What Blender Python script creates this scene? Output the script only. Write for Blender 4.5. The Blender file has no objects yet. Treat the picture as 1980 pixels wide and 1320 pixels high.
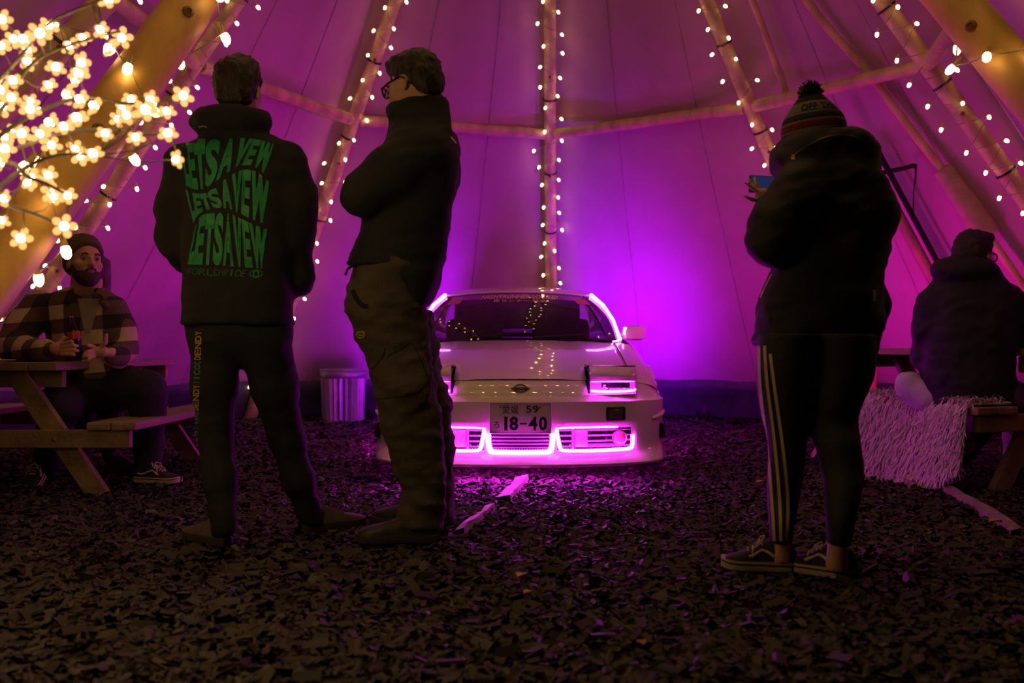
import bpy, bmesh, math, random
import numpy as np
from mathutils import Vector, Matrix, noise
from mathutils.bvhtree import BVHTree

# ------------------------------------------------------------------ camera, world, exposure
SC = bpy.context.scene
COL = SC.collection
F, CX, CY, CAMH = 1925.0, 990.0, 670.0, 0.75       # focal length in px, horizon row, eye height (1980x1320 frame)
cd = bpy.data.cameras.new('camera'); cam = bpy.data.objects.new('camera', cd); COL.objects.link(cam)
cam.location = (0, 0, CAMH); cam.rotation_euler = (math.pi / 2, 0, 0)
cd.sensor_width = 36.0; cd.lens = 35.0; cd.shift_y = 10.0 / 1980.0
cd.clip_start = 0.05; cd.clip_end = 100
cd.dof.use_dof = True; cd.dof.focus_distance = 4.7; cd.dof.aperture_fstop = 2.8
SC.camera = cam
W = bpy.data.worlds.new('night'); SC.world = W; W.use_nodes = True
W.node_tree.nodes['Background'].inputs[0].default_value = (0.010, 0.008, 0.014, 1)
W.node_tree.nodes['Background'].inputs[1].default_value = 0.10
SC.view_settings.view_transform = 'Standard'; SC.view_settings.look = 'None'
SC.view_settings.gamma = 1.0; SC.view_settings.use_curve_mapping = False
SC.view_settings.exposure = -0.1

PI = math.pi
random.seed(7); RNG = np.random.default_rng(7)
def V(*a): return Vector(a)
def at(x, y, d):
    """point seen at photograph pixel (x, y) at distance d"""
    return Vector(((x - CX) / F * d, d, CAMH - (y - CY) / F * d))
def ground_at(x, y):
    d = CAMH * F / (y - CY); return Vector(((x - CX) / F * d, d, 0))

# ------------------------------------------------------------------ materials
MATS = {}
def srgb(r, g, b): return tuple(((c / 255) / 12.92 if c / 255 < .04045 else (((c / 255) + .055) / 1.055) ** 2.4) for c in (r, g, b))
def mat(name, col, rough=0.6, metal=0.0, var=0.15, scale=12.0, bump=0.0, bscale=60.0, coat=0.0, stretch=(1, 1, 1), spec=0.5, alpha=None, sheen=0.0):
    if name in MATS: return MATS[name]
    m = bpy.data.materials.new(name); m.use_nodes = True; nt = m.node_tree; N = nt.nodes; L = nt.links
    b = N['Principled BSDF']; b.inputs['Roughness'].default_value = rough; b.inputs['Metallic'].default_value = metal
    b.inputs['Specular IOR Level'].default_value = spec; b.inputs['Coat Weight'].default_value = coat; b.inputs['Coat Roughness'].default_value = .04
    b.inputs['Sheen Weight'].default_value = sheen
    tc = N.new('ShaderNodeTexCoord'); mp = N.new('ShaderNodeMapping'); mp.inputs['Scale'].default_value = stretch
    L.new(tc.outputs['Object'], mp.inputs['Vector'])
    nz = N.new('ShaderNodeTexNoise'); nz.inputs['Scale'].default_value = scale; nz.inputs['Detail'].default_value = 5
    L.new(mp.outputs['Vector'], nz.inputs['Vector'])
    rp = N.new('ShaderNodeValToRGB')
    rp.color_ramp.elements[0].position = .3; rp.color_ramp.elements[1].position = .7
    rp.color_ramp.elements[0].color = tuple(max(0, c * (1 - var)) for c in col) + (1,)
    rp.color_ramp.elements[1].color = tuple(min(1, c * (1 + var)) for c in col) + (1,)
    L.new(nz.outputs['Fac'], rp.inputs['Fac']); L.new(rp.outputs['Color'], b.inputs['Base Color'])
    if bump > 0:
        n2 = N.new('ShaderNodeTexNoise'); n2.inputs['Scale'].default_value = bscale; n2.inputs['Detail'].default_value = 6
        L.new(mp.outputs['Vector'], n2.inputs['Vector'])
        bp = N.new('ShaderNodeBump'); bp.inputs['Strength'].default_value = bump; bp.inputs['Distance'].default_value = .01
        L.new(n2.outputs['Fac'], bp.inputs['Height']); L.new(bp.outputs['Normal'], b.inputs['Normal'])
    MATS[name] = m; return m
def emat(name, col, strength):
    if name in MATS: return MATS[name]
    m = bpy.data.materials.new(name); m.use_nodes = True; nt = m.node_tree; nt.nodes.clear()
    o = nt.nodes.new('ShaderNodeOutputMaterial'); e = nt.nodes.new('ShaderNodeEmission')
    e.inputs[0].default_value = tuple(col) + (1,); e.inputs[1].default_value = strength
    nt.links.new(e.outputs[0], o.inputs[0]); MATS[name] = m; return m
def glassmat(name, tint, refl=1.0, ior=1.45, rough=0.0):
    """thin pane: tinted see-through plus Fresnel mirror"""
    if name in MATS: return MATS[name]
    m = bpy.data.materials.new(name); m.use_nodes = True; nt = m.node_tree; nt.nodes.clear(); N = nt.nodes; L = nt.links
    o = N.new('ShaderNodeOutputMaterial'); t = N.new('ShaderNodeBsdfTransparent'); t.inputs[0].default_value = tuple(tint) + (1,)
    g = N.new('ShaderNodeBsdfGlossy'); g.inputs['Roughness'].default_value = rough; g.inputs[0].default_value = (refl, refl, refl, 1)
    f = N.new('ShaderNodeFresnel'); f.inputs[0].default_value = ior
    x = N.new('ShaderNodeMixShader'); L.new(f.outputs[0], x.inputs[0]); L.new(t.outputs[0], x.inputs[1]); L.new(g.outputs[0], x.inputs[2])
    L.new(x.outputs[0], o.inputs[0]); MATS[name] = m; return m

# ------------------------------------------------------------------ object helpers
ORG = {}
def thing(name, label, cat, loc, group=None):
    o = bpy.data.objects.new(name, None); COL.objects.link(o); o.location = loc; o.empty_display_size = .1
    o['label'] = label; o['category'] = cat
    if group: o['group'] = group
    ORG[o.name] = Vector(loc); return o
def tag(o, label, cat, group=None):
    o['label'] = label; o['category'] = cat
    if group: o['group'] = group
    return o
def mk(name, verts, faces, m, parent=None, smooth=True, label=None, kind=None, mats=None, fm=None):
    """one mesh object from world-space vertices"""
    verts = np.asarray([tuple(v) for v in verts], dtype=float) if not isinstance(verts, np.ndarray) else verts.astype(float)
    if parent is not None: org = ORG[parent.name]
    else:
        lo = verts.min(0); hi = verts.max(0); org = Vector(((lo[0] + hi[0]) / 2, (lo[1] + hi[1]) / 2, lo[2]))
    me = bpy.data.meshes.new(name)
    vv = verts - np.array(org)
    if isinstance(faces, np.ndarray):
        n = faces.shape[1]; me.vertices.add(len(vv)); me.vertices.foreach_set('co', vv.ravel())
        me.loops.add(faces.size); me.loops.foreach_set('vertex_index', faces.astype(np.int32).ravel())
        me.polygons.add(len(faces)); me.polygons.foreach_set('loop_start', np.arange(0, faces.size, n, dtype=np.int32))
        me.update(calc_edges=True); me.validate()
    else:
        me.from_pydata(vv.tolist(), [], faces); me.update()
    for mm in (mats or [m]): me.materials.append(mm)
    if fm is not None: me.polygons.foreach_set('material_index', np.asarray(fm, dtype=np.int32))
    if smooth: me.polygons.foreach_set('use_smooth', np.ones(len(me.polygons), dtype=bool))
    o = bpy.data.objects.new(name, me); COL.objects.link(o); ORG[o.name] = Vector(org)
    if parent is None: o.location = org
    else: o.parent = parent
    if label: o['label'] = label
    if kind: o['kind'] = kind
    return o
class MB:
    """collects primitive shapes into one mesh"""
    def __init__(s): s.v = []; s.f = []
    def add(s, v, f):
        n = len(s.v); s.v += [tuple(p) for p in v]; s.f += [tuple(i + n for i in q) for q in f]; return s
    def box(s, c, size, rot=None, bev=0.0):
        bm = bmesh.new(); bmesh.ops.create_cube(bm, size=1)
        bmesh.ops.scale(bm, vec=Vector(size), verts=bm.verts)
        if bev > 0: bmesh.ops.bevel(bm, geom=bm.edges[:], offset=bev, segments=2, affect='EDGES', profile=.6)
        M = Matrix.Translation(Vector(c)) @ (rot.to_4x4() if rot is not None else Matrix.Identity(4))
        bm.transform(M); bm.verts.index_update()
        s.add([v.co.copy() for v in bm.verts], [[v.index for v in f.verts] for f in bm.faces]); bm.free(); return s
    def beam(s, a, b, w, h, up=(0, 0, 1), bev=.004):
        a = Vector(a); b = Vector(b); y = (b - a).normalized(); up = Vector(up); x = y.cross(up).normalized(); z = x.cross(y)
        R = Matrix((x, y, z)).transposed()
        return s.box((a + b) / 2, (w, (b - a).length, h), R, bev)
    def tube(s, pts, r, n=10, cap=True, closed=False, flat=1.0):
        pts = [Vector(p) for p in pts]; m = len(pts); rr = r if hasattr(r, '__len__') else [r] * m
        prev = None; vs = []; fs = []
        for i in range(m):
            if closed: t = (pts[(i + 1) % m] - pts[i - 1]).normalized()
            else: t = (pts[min(i + 1, m - 1)] - pts[max(i - 1, 0)]).normalized()
            if prev is None:
                a = Vector((0, 0, 1)) if abs(t.z) < .9 else Vector((1, 0, 0)); prev = (a - t * a.dot(t)).normalized()
            else:
                prev = (prev - t * prev.dot(t)).normalized()
            q = t.cross(prev)
            for k in range(n):
                th = 2 * PI * k / n; vs.append(pts[i] + (prev * math.cos(th) + q * math.sin(th) * flat) * rr[i])
        M = m if closed else m - 1
        for i in range(M):
            for k in range(n):
                a = i * n + k; b = i * n + (k + 1) % n; j = ((i + 1) % m) * n
                fs.append((a, b, j + (k + 1) % n, j + k))
        if cap and not closed:
            fs.append(tuple(range(n - 1, -1, -1))); fs.append(tuple((m - 1) * n + k for k in range(n)))
        return s.add(vs, fs)
    def ball(s, c, r, nu=10, nv=7, rot=None):
        r = Vector(r) if hasattr(r, '__len__') else Vector((r, r, r)); vs = []; fs = []; c = Vector(c)
        for j in range(nv + 1):
            ph = PI * j / nv
            for i in range(nu):
                th = 2 * PI * i / nu; p = Vector((r.x * math.sin(ph) * math.cos(th), r.y * math.sin(ph) * math.sin(th), r.z * math.cos(ph)))
                vs.append(c + (rot @ p if rot is not None else p))
        for j in range(nv):
            for i in range(nu):
                a = j * nu + i; b = j * nu + (i + 1) % nu
                fs.append((a, a + nu, b + nu, b))
        return s.add(vs, fs)
    def lathe(s, c, prof, n=20, axis=None):
        vs = []; fs = []; c = Vector(c)
        R = axis if axis is not None else Matrix.Identity(3)
        for (r, z) in prof:
            for k in range(n):
                th = 2 * PI * k / n; vs.append(c + R @ Vector((r * math.cos(th), r * math.sin(th), z)))
        for j in range(len(prof) - 1):
            for k in range(n):
                a = j * n + k; b = j * n + (k + 1) % n; fs.append((a, b, b + n, a + n))
        return s.add(vs, fs)
    def grid(s, P):
        h = len(P); w = len(P[0]); vs = [p for row in P for p in row]
        return s.add(vs, [(i * w + j, i * w + j + 1, (i + 1) * w + j + 1, (i + 1) * w + j) for i in range(h - 1) for j in range(w - 1)])
    def build(s, name, m, parent=None, smooth=False, label=None, kind=None, solid=0.0, autos=True, offset=0.0):
        o = mk(name, s.v, s.f, m, parent, smooth, label, kind)
        if solid:
            md = o.modifiers.new('thick', 'SOLIDIFY'); md.thickness = solid; md.offset = offset
        if smooth and autos:
            o.data.set_sharp_from_angle(angle=math.radians(38))
        return o
def axis_rot(z, x=None):
    z = Vector(z).normalized(); x = Vector(x) if x is not None else (Vector((1, 0, 0)) if abs(z.x) < .9 else Vector((0, 1, 0)))
    x = (x - z * x.dot(z)).normalized(); y = z.cross(x)
    return Matrix((x, y, z)).transposed()
def catmull(pts, n):
    pts = [np.array(p, dtype=float) for p in pts]; out = []
    for i in range(len(pts) - 1):
        p0 = pts[max(i - 1, 0)]; p1 = pts[i]; p2 = pts[i + 1]; p3 = pts[min(i + 2, len(pts) - 1)]
        for k in range(n):
            t = k / n; out.append(.5 * (2 * p1 + (p2 - p0) * t + (2 * p0 - 5 * p1 + 4 * p2 - p3) * t * t + (3 * p1 - p0 - 3 * p2 + p3) * t ** 3))
    out.append(pts[-1]); return out
def interp(tab, x):
    return np.interp(x, [t[0] for t in tab], [t[1] for t in tab])
_glyphs = {}
def glyph_mesh(text, bold=0.0, cuts=0, shear=0.0, spacing=1.0):
    key = (text, bold, cuts, shear, spacing)
    if key in _glyphs: return _glyphs[key]
    cu = bpy.data.curves.new('t', 'FONT'); cu.body = text; cu.size = 1; cu.offset = bold; cu.fill_mode = 'BOTH' if False else 'FRONT'; cu.shear = shear; cu.space_character = spacing
    cu.resolution_u = 4
    o = bpy.data.objects.new('t', cu); COL.objects.link(o); dg = bpy.context.evaluated_depsgraph_get()
    me = bpy.data.meshes.new_from_object(o.evaluated_get(dg)); bm = bmesh.new(); bm.from_mesh(me)
    bmesh.ops.triangulate(bm, faces=bm.faces[:])
    if cuts: bmesh.ops.subdivide_edges(bm, edges=bm.edges[:], cuts=cuts, use_grid_fill=True); bmesh.ops.triangulate(bm, faces=bm.faces[:])
    bm.verts.index_update()
    vs = np.array([tuple(v.co) for v in bm.verts]) if len(bm.verts) else np.zeros((0, 3)); fs = [[v.index for v in f.verts] for f in bm.faces]
    bm.free(); bpy.data.meshes.remove(me); bpy.data.objects.remove(o); bpy.data.curves.remove(cu)
    _glyphs[key] = (vs, fs); return vs, fs

# ------------------------------------------------------------------ signed-distance modelling for bodies and clothes
class SDF:
    def __init__(s, lo, hi, res):
        s.lo = np.array(lo, float); s.res = res; s.n = np.maximum(((np.array(hi, float) - s.lo) / res).astype(int) + 1, 3)
        s.F = np.full(s.n, .5)
        s.ax = [s.lo[i] + np.arange(s.n[i]) * res for i in range(3)]
    def _ap(s, fn, lo, hi, k, op):
        m = k + 3 * s.res
        a = [max(0, int((lo[i] - m - s.lo[i]) / s.res)) for i in range(3)]; b = [min(int(s.n[i]), int((hi[i] + m - s.lo[i]) / s.res) + 2) for i in range(3)]
        if any(b[i] <= a[i] for i in range(3)): return s
        sl = tuple(slice(a[i], b[i]) for i in range(3))
        X = s.ax[0][sl[0]][:, None, None]; Y = s.ax[1][sl[1]][None, :, None]; Z = s.ax[2][sl[2]][None, None, :]
        d = fn(X, Y, Z); A = s.F[sl]
        if op == 'u':
            h = np.maximum(k - np.abs(A - d), 0) / max(k, 1e-6); s.F[sl] = np.minimum(A, d) - h * h * k * .25
        elif op == 's':
            h = np.maximum(k - np.abs(A + d), 0) / max(k, 1e-6); s.F[sl] = np.maximum(A, -d) + h * h * k * .25
        elif op == 'i': s.F[sl] = np.maximum(A, d)
        return s
    def cap(s, a, b, ra, rb, k=.02, op='u', sq=(1, 1, 1)):
        a = np.array(a, float); b = np.array(b, float); q = np.array(sq, float)
        lo = np.minimum(a, b) - max(ra, rb) / min(sq) ; hi = np.maximum(a, b) + max(ra, rb) / min(sq)
        ba = (b - a) * q; L = (ba * ba).sum() + 1e-12
        def fn(X, Y, Z):
            x = (X - a[0]) * q[0]; y = (Y - a[1]) * q[1]; z = (Z - a[2]) * q[2]
            t = np.clip((x * ba[0] + y * ba[1] + z * ba[2]) / L, 0, 1)
            return np.sqrt((x - ba[0] * t) ** 2 + (y - ba[1] * t) ** 2 + (z - ba[2] * t) ** 2) - (ra + (rb - ra) * t)
        return s._ap(fn, lo, hi, k, op)
    def chain(s, pts, rs, k=.015, op='u'):
        for i in range(len(pts) - 1): s.cap(pts[i], pts[i + 1], rs[i], rs[i + 1], k if i else k, op)
        return s
    def ell(s, c, r, k=.02, op='u', rot=None):
        c = np.array(c, float); r = np.array(r, float); R = np.array(rot) if rot is not None else np.eye(3); m = r.max()
        def fn(X, Y, Z):
            x = X - c[0]; y = Y - c[1]; z = Z - c[2]
            u = (R[0, 0] * x + R[1, 0] * y + R[2, 0] * z) / r[0]; v = (R[0, 1] * x + R[1, 1] * y + R[2, 1] * z) / r[1]; w = (R[0, 2] * x + R[1, 2] * y + R[2, 2] * z) / r[2]
            q = np.sqrt(u * u + v * v + w * w); g = np.sqrt((u / r[0]) ** 2 + (v / r[1]) ** 2 + (w / r[2]) ** 2)
            return q * (q - 1) / np.maximum(g, 1e-6)
        return s._ap(fn, c - m, c + m, k, op)
    def loft(s, rows, k=.02, op='u', p=2.0):
        """rows (z, cx, cy, rx, ry): a solid of elliptical slices"""
        T = sorted(rows); z = np.array([t[0] for t in T]); c = np.array(T)
        lo = np.array([(c[:, 1] - c[:, 3]).min(), (c[:, 2] - c[:, 4]).min(), z[0]]); hi = np.array([(c[:, 1] + c[:, 3]).max(), (c[:, 2] + c[:, 4]).max(), z[-1]])
        fz = np.array([q for q in catmull([tuple(t) for t in T], 6)])
        def fn(X, Y, Z):
            g = [np.interp(Z, fz[:, 0], fz[:, i]) for i in (1, 2, 3, 4)]
            u = np.abs(X - g[0]) / g[2]; v = np.abs(Y - g[1]) / g[3]
            d = ((u ** p + v ** p) ** (1 / p) - 1) * np.minimum(g[2], g[3])
            return np.maximum(d, np.maximum(z[0] - Z, Z - z[-1]))
        return s._ap(fn, lo, hi, k, op)
    def half(s, pt, nrm):
        """keep the side the normal points away from"""
        n = np.array(Vector(nrm).normalized()); p = np.array(pt, float)
        def fn(X, Y, Z): return (X - p[0]) * n[0] + (Y - p[1]) * n[1] + (Z - p[2]) * n[2]
        hi = s.lo + s.n * s.res
        return s._ap(fn, s.lo, hi, 0.0001, 'i')
    def mesh(s):
        Fd = s.F.copy(); Fd[0] = Fd[-1] = .1; Fd[:, 0] = Fd[:, -1] = .1; Fd[:, :, 0] = Fd[:, :, -1] = .1
        S = Fd < 0; n = Fd.shape; cn = (n[0] - 1, n[1] - 1, n[2] - 1)
        acc = np.zeros(cn + (3,)); cnt = np.zeros(cn)
        for ax in range(3):
            o1, o2 = [i for i in range(3) if i != ax]
            A = np.moveaxis(Fd, ax, 0); a = A[:-1]; b = A[1:]; cr = (a < 0) != (b < 0)
            t = np.where(cr, a / np.where(np.abs(a - b) < 1e-12, 1, a - b), 0)
            for d1 in (0, 1):
                for d2 in (0, 1):
                    sl = (slice(None), slice(d1, cn[o1] + d1), slice(d2, cn[o2] + d2))
                    c = np.moveaxis(cr[sl], 0, ax); tt = np.moveaxis(t[sl], 0, ax)
                    cnt += c; acc[..., ax] += tt * c; acc[..., o1] += d1 * c; acc[..., o2] += d2 * c
        idx = np.argwhere(cnt > 0); ids = -np.ones(cn, dtype=np.int64); ids[tuple(idx.T)] = np.arange(len(idx))
        ver = (idx + acc[tuple(idx.T)] / cnt[tuple(idx.T)][:, None]) * s.res + s.lo
        fs = []
        for ax in range(3):
            o1, o2 = [(1, 2), (2, 0), (0, 1)][ax]
            a = np.moveaxis(S, ax, 0); 
            lo_ = [slice(1, -1)] * 3; lo_[ax] = slice(0, -1); hi_ = [slice(1, -1)] * 3; hi_[ax] = slice(1, None)
            A = S[tuple(lo_)]; B = S[tuple(hi_)]
            for (cond, flip) in ((A & ~B, False), (~A & B, True)):
                q = np.argwhere(cond)
                if not len(q): continue
                q[:, o1] += 1; q[:, o2] += 1
                def cid(d1, d2):
                    r = q.copy(); r[:, o1] -= d1; r[:, o2] -= d2; return ids[tuple(r.T)]
                quad = np.stack([cid(1, 1), cid(0, 1), cid(0, 0), cid(1, 0)], 1)
                fs.append(quad[:, ::-1] if flip else quad)
        return ver, np.concatenate(fs)
    def build(s, name, m, parent, fold=None, label=None, relax=1, mats=None):
        v, f = s.mesh()
        for _ in range(relax):
            a = np.zeros_like(v); c = np.zeros(len(v))
            for i in range(4):
                for j in (1, 3):
                    np.add.at(a, f[:, i], v[f[:, (i + j) % 4]]); np.add.at(c, f[:, i], 1)
            v = v * .5 + .5 * a / np.maximum(c, 1)[:, None]
        if fold:
            amp, fx, fz, seed = fold
            e1 = v[f[:, 2]] - v[f[:, 0]]; e2 = v[f[:, 3]] - v[f[:, 1]]; fn = np.cross(e1, e2); nn = np.zeros_like(v)
            for i in range(4): np.add.at(nn, f[:, i], fn)
            nn /= np.maximum(np.linalg.norm(nn, axis=1), 1e-9)[:, None]
            h = np.array([noise.noise((p[0] * fx + seed, p[1] * fx, p[2] * fz + .35 * fx * p[0])) + .5 * noise.noise((p[0] * fx * 2.1, p[1] * fx * 2.1 + seed, p[2] * fz * 2.3 - fx * p[0])) for p in v])
            h = np.where(h > 0, h, h * .6)
            v = v + nn * (amp * h)[:, None]
        o = mk(name, v, f, m, parent, True, label); return o
# ------------------------------------------------------------------ colours
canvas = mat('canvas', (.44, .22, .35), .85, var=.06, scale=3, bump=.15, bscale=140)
skirtm = mat('mud_skirt', (.045, .045, .06), .6, var=.3, scale=5, bump=.2)
timber = mat('pine_pole', (.52, .36, .20), .55, var=.28, scale=9, bump=.25, bscale=30, stretch=(1, 1, .25))
timber_big = mat('pine_trunk', (.74, .43, .11), .5, var=.25, scale=6, bump=.3, bscale=20, stretch=(1, 1, .3))
knotm = mat('knot_wood', (.20, .10, .04), .6, var=.3)
wirem = mat('clear_wire', (.35, .30, .22), .35, var=.1)
bulbm = emat('fairy_glow', (1.0, .62, .22), 11)
socketm = mat('bulb_socket', (.55, .40, .15), .3, var=.1)
blackm = mat('black_plastic', (.012, .012, .014), .45, var=.1)
strapm = mat('black_webbing', (.008, .008, .010), .8, var=.2)

# ------------------------------------------------------------------ tipi: poles, canvas, skirt
APZ = 6.7
POLES = {   # base (x, y), apex x, radius
    'TL': ((-2.27, 3.0), .556, .105), 'L3': ((-4.35, 4.9), .77, .075), 'L2': ((-4.15, 7.2), .59, .060), 'L1': ((-2.665, 10.1), .487, .062),
    'C': ((.44, 11.1), .23, .060), 'R1': ((3.47, 9.31), -.21, .062), 'R2': ((5.03, 7.2), -.17, .068), 'TR': ((3.04, 3.2), -.256, .105)}
ORDER = ['TL', 'L3', 'L2', 'L1', 'C', 'R1', 'R2', 'TR']
def pole_pt(k, z):
    (bx, by), ax, r = POLES[k]; t = z / APZ
    return Vector((bx + (ax - bx) * t, by + (6.65 - by) * t, z))
def pole_lab(k):
    return {'TL': 'thick golden pine trunk wrapped in fairy lights behind the blossom branches',
            'L3': 'timber pole crossing the upper corner behind the glowing blossoms',
            'L2': 'pine tent pole with hanging fairy lights behind the bearded man',
            'L1': 'slanting pine tent pole between the hoodie man and the man with glasses',
            'C': 'upright pine tent pole rising straight behind the white car',
            'R1': 'slanting pine tent pole passing behind the bobble hat',
            'R2': 'pine tent pole with draped lights above the seated man in glasses',
            'TR': 'thick pale pine trunk wrapped with fairy lights in the upper corner'}[k]
POLE_OBJ = {}
for k in ORDER:
    (bx, by), ax, r = POLES[k]; big = k in ('TL', 'TR')
    t = thing('tent_pole', pole_lab(k), 'pole', (bx, by, 0), 'timber poles of the tipi')
    mb = MB(); pts = []; rr = []
    for i in range(15):
        z = -.05 + i * .48; p = pole_pt(k, z); n = noise.noise_vector((i * .7, bx, by)) * (.012 if not big else .02); n.z = 0
        pts.append(p + n); rr.append(r * (1.06 - .02 * i + .03 * noise.noise((i * 1.3, bx, 3))))
    mb.tube(pts, rr, 14); mb.build('shaft', timber_big if big else timber, t, True)
    dirn = (pole_pt(k, 1) - pole_pt(k, 0)).normalized()
    for i, z in enumerate((.9, 1.55, 2.1, 2.75, 3.3) if big else (1.3, 2.4, 3.2)):
        p = pole_pt(k, z); toc = Vector((random.uniform(-.5, .5), 0, CAMH)) - p; toc = (toc - dirn * toc.dot(dirn)).normalized()
        kn = MB(); kn.lathe(p + toc * (r * .97), [(r * .24, 0), (r * .22, .006), (r * .12, .010), (r * .11, .004), (.001, .006)], 12, axis_rot(toc)); kn.build('knot', knotm, t, True)
    for i, z in enumerate((1.1, 1.9, 2.5, 3.1) if not big else ()):     # cable ties / tape bands
        p = pole_pt(k, z + .1 * math.sin(bx * 5 + i)); bd = MB(); bd.tube([p - dirn * .008, p + dirn * .008], r * 1.06, 14); bd.build('tie_band', blackm, t, True)
    POLE_OBJ[k] = t

CEN = Vector((.34, 6.65, 0)); APEX = Vector((.30, 6.65, 6.95))
def outward(k, o):
    b = Vector((*POLES[k][0], 0)); return b + (b - CEN).normalized() * o
PANELS = {'wall_left_front': ('L3', 'L2'), 'wall_left': ('L2', 'L1'), 'wall_back_left': ('L1', 'C'), 'wall_back_right': ('C', 'R1'), 'wall_right': ('R1', 'R2'), 'wall_right_near': ('R2', 'TR')}
def panel_pt(a, b, u, v, off=0.0):
    A = outward(a, .13); B = outward(b, .13); base = A.lerp(B, u); p = base.lerp(APEX, v)
    n = (B - A).cross(APEX - A).normalized()
    if n.dot(p - Vector((CEN.x, CEN.y, p.z))) < 0: n = -n
    return p + n * off, n
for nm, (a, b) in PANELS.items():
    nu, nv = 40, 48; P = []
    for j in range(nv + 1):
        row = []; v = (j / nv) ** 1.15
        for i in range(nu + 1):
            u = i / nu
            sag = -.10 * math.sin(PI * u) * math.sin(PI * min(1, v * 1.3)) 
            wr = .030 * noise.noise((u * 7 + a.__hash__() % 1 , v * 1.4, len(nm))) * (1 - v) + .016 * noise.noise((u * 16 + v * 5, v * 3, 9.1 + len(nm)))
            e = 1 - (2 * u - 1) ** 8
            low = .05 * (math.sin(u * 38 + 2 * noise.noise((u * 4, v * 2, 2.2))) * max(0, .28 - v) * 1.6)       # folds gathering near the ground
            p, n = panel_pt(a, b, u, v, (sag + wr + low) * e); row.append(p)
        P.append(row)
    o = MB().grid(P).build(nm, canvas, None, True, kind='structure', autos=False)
    # stitched seams running up the panel
    for su in (.33, .68):
        sm = MB(); Q = []
        for j in range(0, nv + 1):
            i = int(su * nu); p = P[j][i]; n = panel_pt(a, b, su, 0)[1]; d = (P[j][i + 1] - P[j][i]).normalized() * .006
            Q.append([p - n * .003 - d, p - n * .005, p - n * .003 + d])
        sm.grid(Q).build('seam', mat('seam_thread', (.34, .17, .27), .9), o, True)
    Q = []
    for j in range(5):
        row = []
        for i in range(nu + 1):
            u = i / nu; v = j / 4 * .062
            p, n = panel_pt(a, b, u, v, -.045 + .02 * noise.noise((u * 9, v * 20, 5 + len(nm))) - (.03 if j == 0 else 0)); 
            if j == 4: p.z += .012 * noise.noise((u * 6, 3, len(nm)))
            row.append(p)
        Q.append(row)
    MB().grid(Q).build(nm.replace('wall', 'baseboard'), skirtm, None, True, kind='structure', autos=False, solid=.006)

P = []
for j in range(25):
    v = j / 24; a = outward('L3', .13).lerp(APEX, v * .8); b = Vector((-5.6, 1.6, 0)).lerp(Vector((-2.6, 1.8, 5.4)), v)
    P.append([a.lerp(b, i / 24) + Vector((-.05, -.05, 0)) * noise.noise((i * .5, v * 3, 4.4)) * 2 for i in range(25)])
MB().grid(P).build('wall_left_link', canvas, None, True, kind='structure', autos=False)
# ring of horizontal rails
RZ = 2.727
RL = {('L3', 'L2'): 'short round rail meeting the pole above the bearded man', ('L2', 'L1'): 'round timber rail behind the head of the hoodie man', ('L1', 'C'): 'round timber rail running behind the man with glasses',
      ('C', 'R1'): 'long round timber rail above the car between two lit poles', ('R1', 'R2'): 'round timber rail rising behind the bobble hat', ('R2', 'TR'): 'short stub rail bracing the thick pale trunk'}
for (a, b), lab in RL.items():
    za, zb = RZ, RZ
    pa = pole_pt(a, za); pb = pole_pt(b, zb) if b != 'TR' else at(1856, 40, 5.6); d = (pb - pa).normalized(); ra = POLES[a][2] * .75
    t = thing('tent_rail', lab, 'rail', (pa + pb) / 2, 'horizontal rails of the tipi')
    pts = [pa.lerp(pb, s) + Vector((0, 0, .012 * noise.noise((s * 5, pa.x, 1)))) for s in np.linspace(.03, .97, 12)]
    MB().tube(pts, [.050 * (1 + .05 * noise.noise((i, pa.y, 4))) for i in range(12)], 14).build('shaft', timber, t, True)
    for s in (.0, 1.0):
        p = pa.lerp(pb, s); q = pa.lerp(pb, .06 if s == 0 else .94)
        MB().tube([p.lerp(q, .45), p.lerp(q, .8)], .036, 10).build('steel_pin', mat('galvanised', (.35, .35, .36), .4, .9), t, True)

# ribs, sleeve, strap and leaning pole in the panel behind the seated man in glasses
def on_panel(x, y, a, b, off):
    p0, n = panel_pt(a, b, .5, .2, off); o = Vector((0, 0, CAMH)); d = at(x, y, 1.0) - o
    return o + d * ((p0 - o).dot(n) / d.dot(n))
def rod(name, lab, cat, pix, off, r, m, parts=True, group=None):
    pts = [on_panel(x, y, 'R1', 'R2', off) for x, y in pix]; t = thing(name, lab, cat, pts[-1], group)
    MB().tube(pts, r, 12).build('shaft', m, t, True); return t, pts
rod('tent_rib', 'thin rib pole ending at the rail beside the bobble hat', 'pole', [(1446, -20), (1470, 40), (1498, 118), (1527, 196)], -.16, .028, timber, group='thin rib poles on the canvas')
t, pts = rod('tent_rib', 'long thin rib pole slipped into a canvas sleeve above the seated man', 'pole', [(1545, -20), (1590, 42), (1683, 145), (1760, 250), (1822, 328), (1905, 445), (1990, 570), (2090, 700)], -.17, .031, timber, group='thin rib poles on the canvas')
sl = []
for (xa, ya), w in [((1822, 326), .075), ((1845, 360), .085), ((1875, 402), .095), ((1900, 440), .10), ((1912, 456), .10)]:
    sl.append((on_panel(xa, ya, 'R1', 'R2', -.17), w))
MB().tube([p for p, w in sl], [w for p, w in sl], 16, flat=.55).build('canvas_sleeve', mat('sleeve_canvas', (.48, .28, .26), .9, bump=.4, bscale=40), t, True)
pA, pB = on_panel(1670, 292, 'R1', 'R2', -.30), on_panel(1960, 830, 'R1', 'R2', -.30)
t = thing('leaning_pole', 'dark-edged leaning pole rising from the shoulder of the seated man in glasses', 'pole', pB)
MB().tube([pA, pA.lerp(pB, .5), pB], .045, 12).build('shaft', mat('weathered_pole', (.30, .20, .12), .6, var=.3, stretch=(1, 1, .3), bump=.3), t, True)
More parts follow.
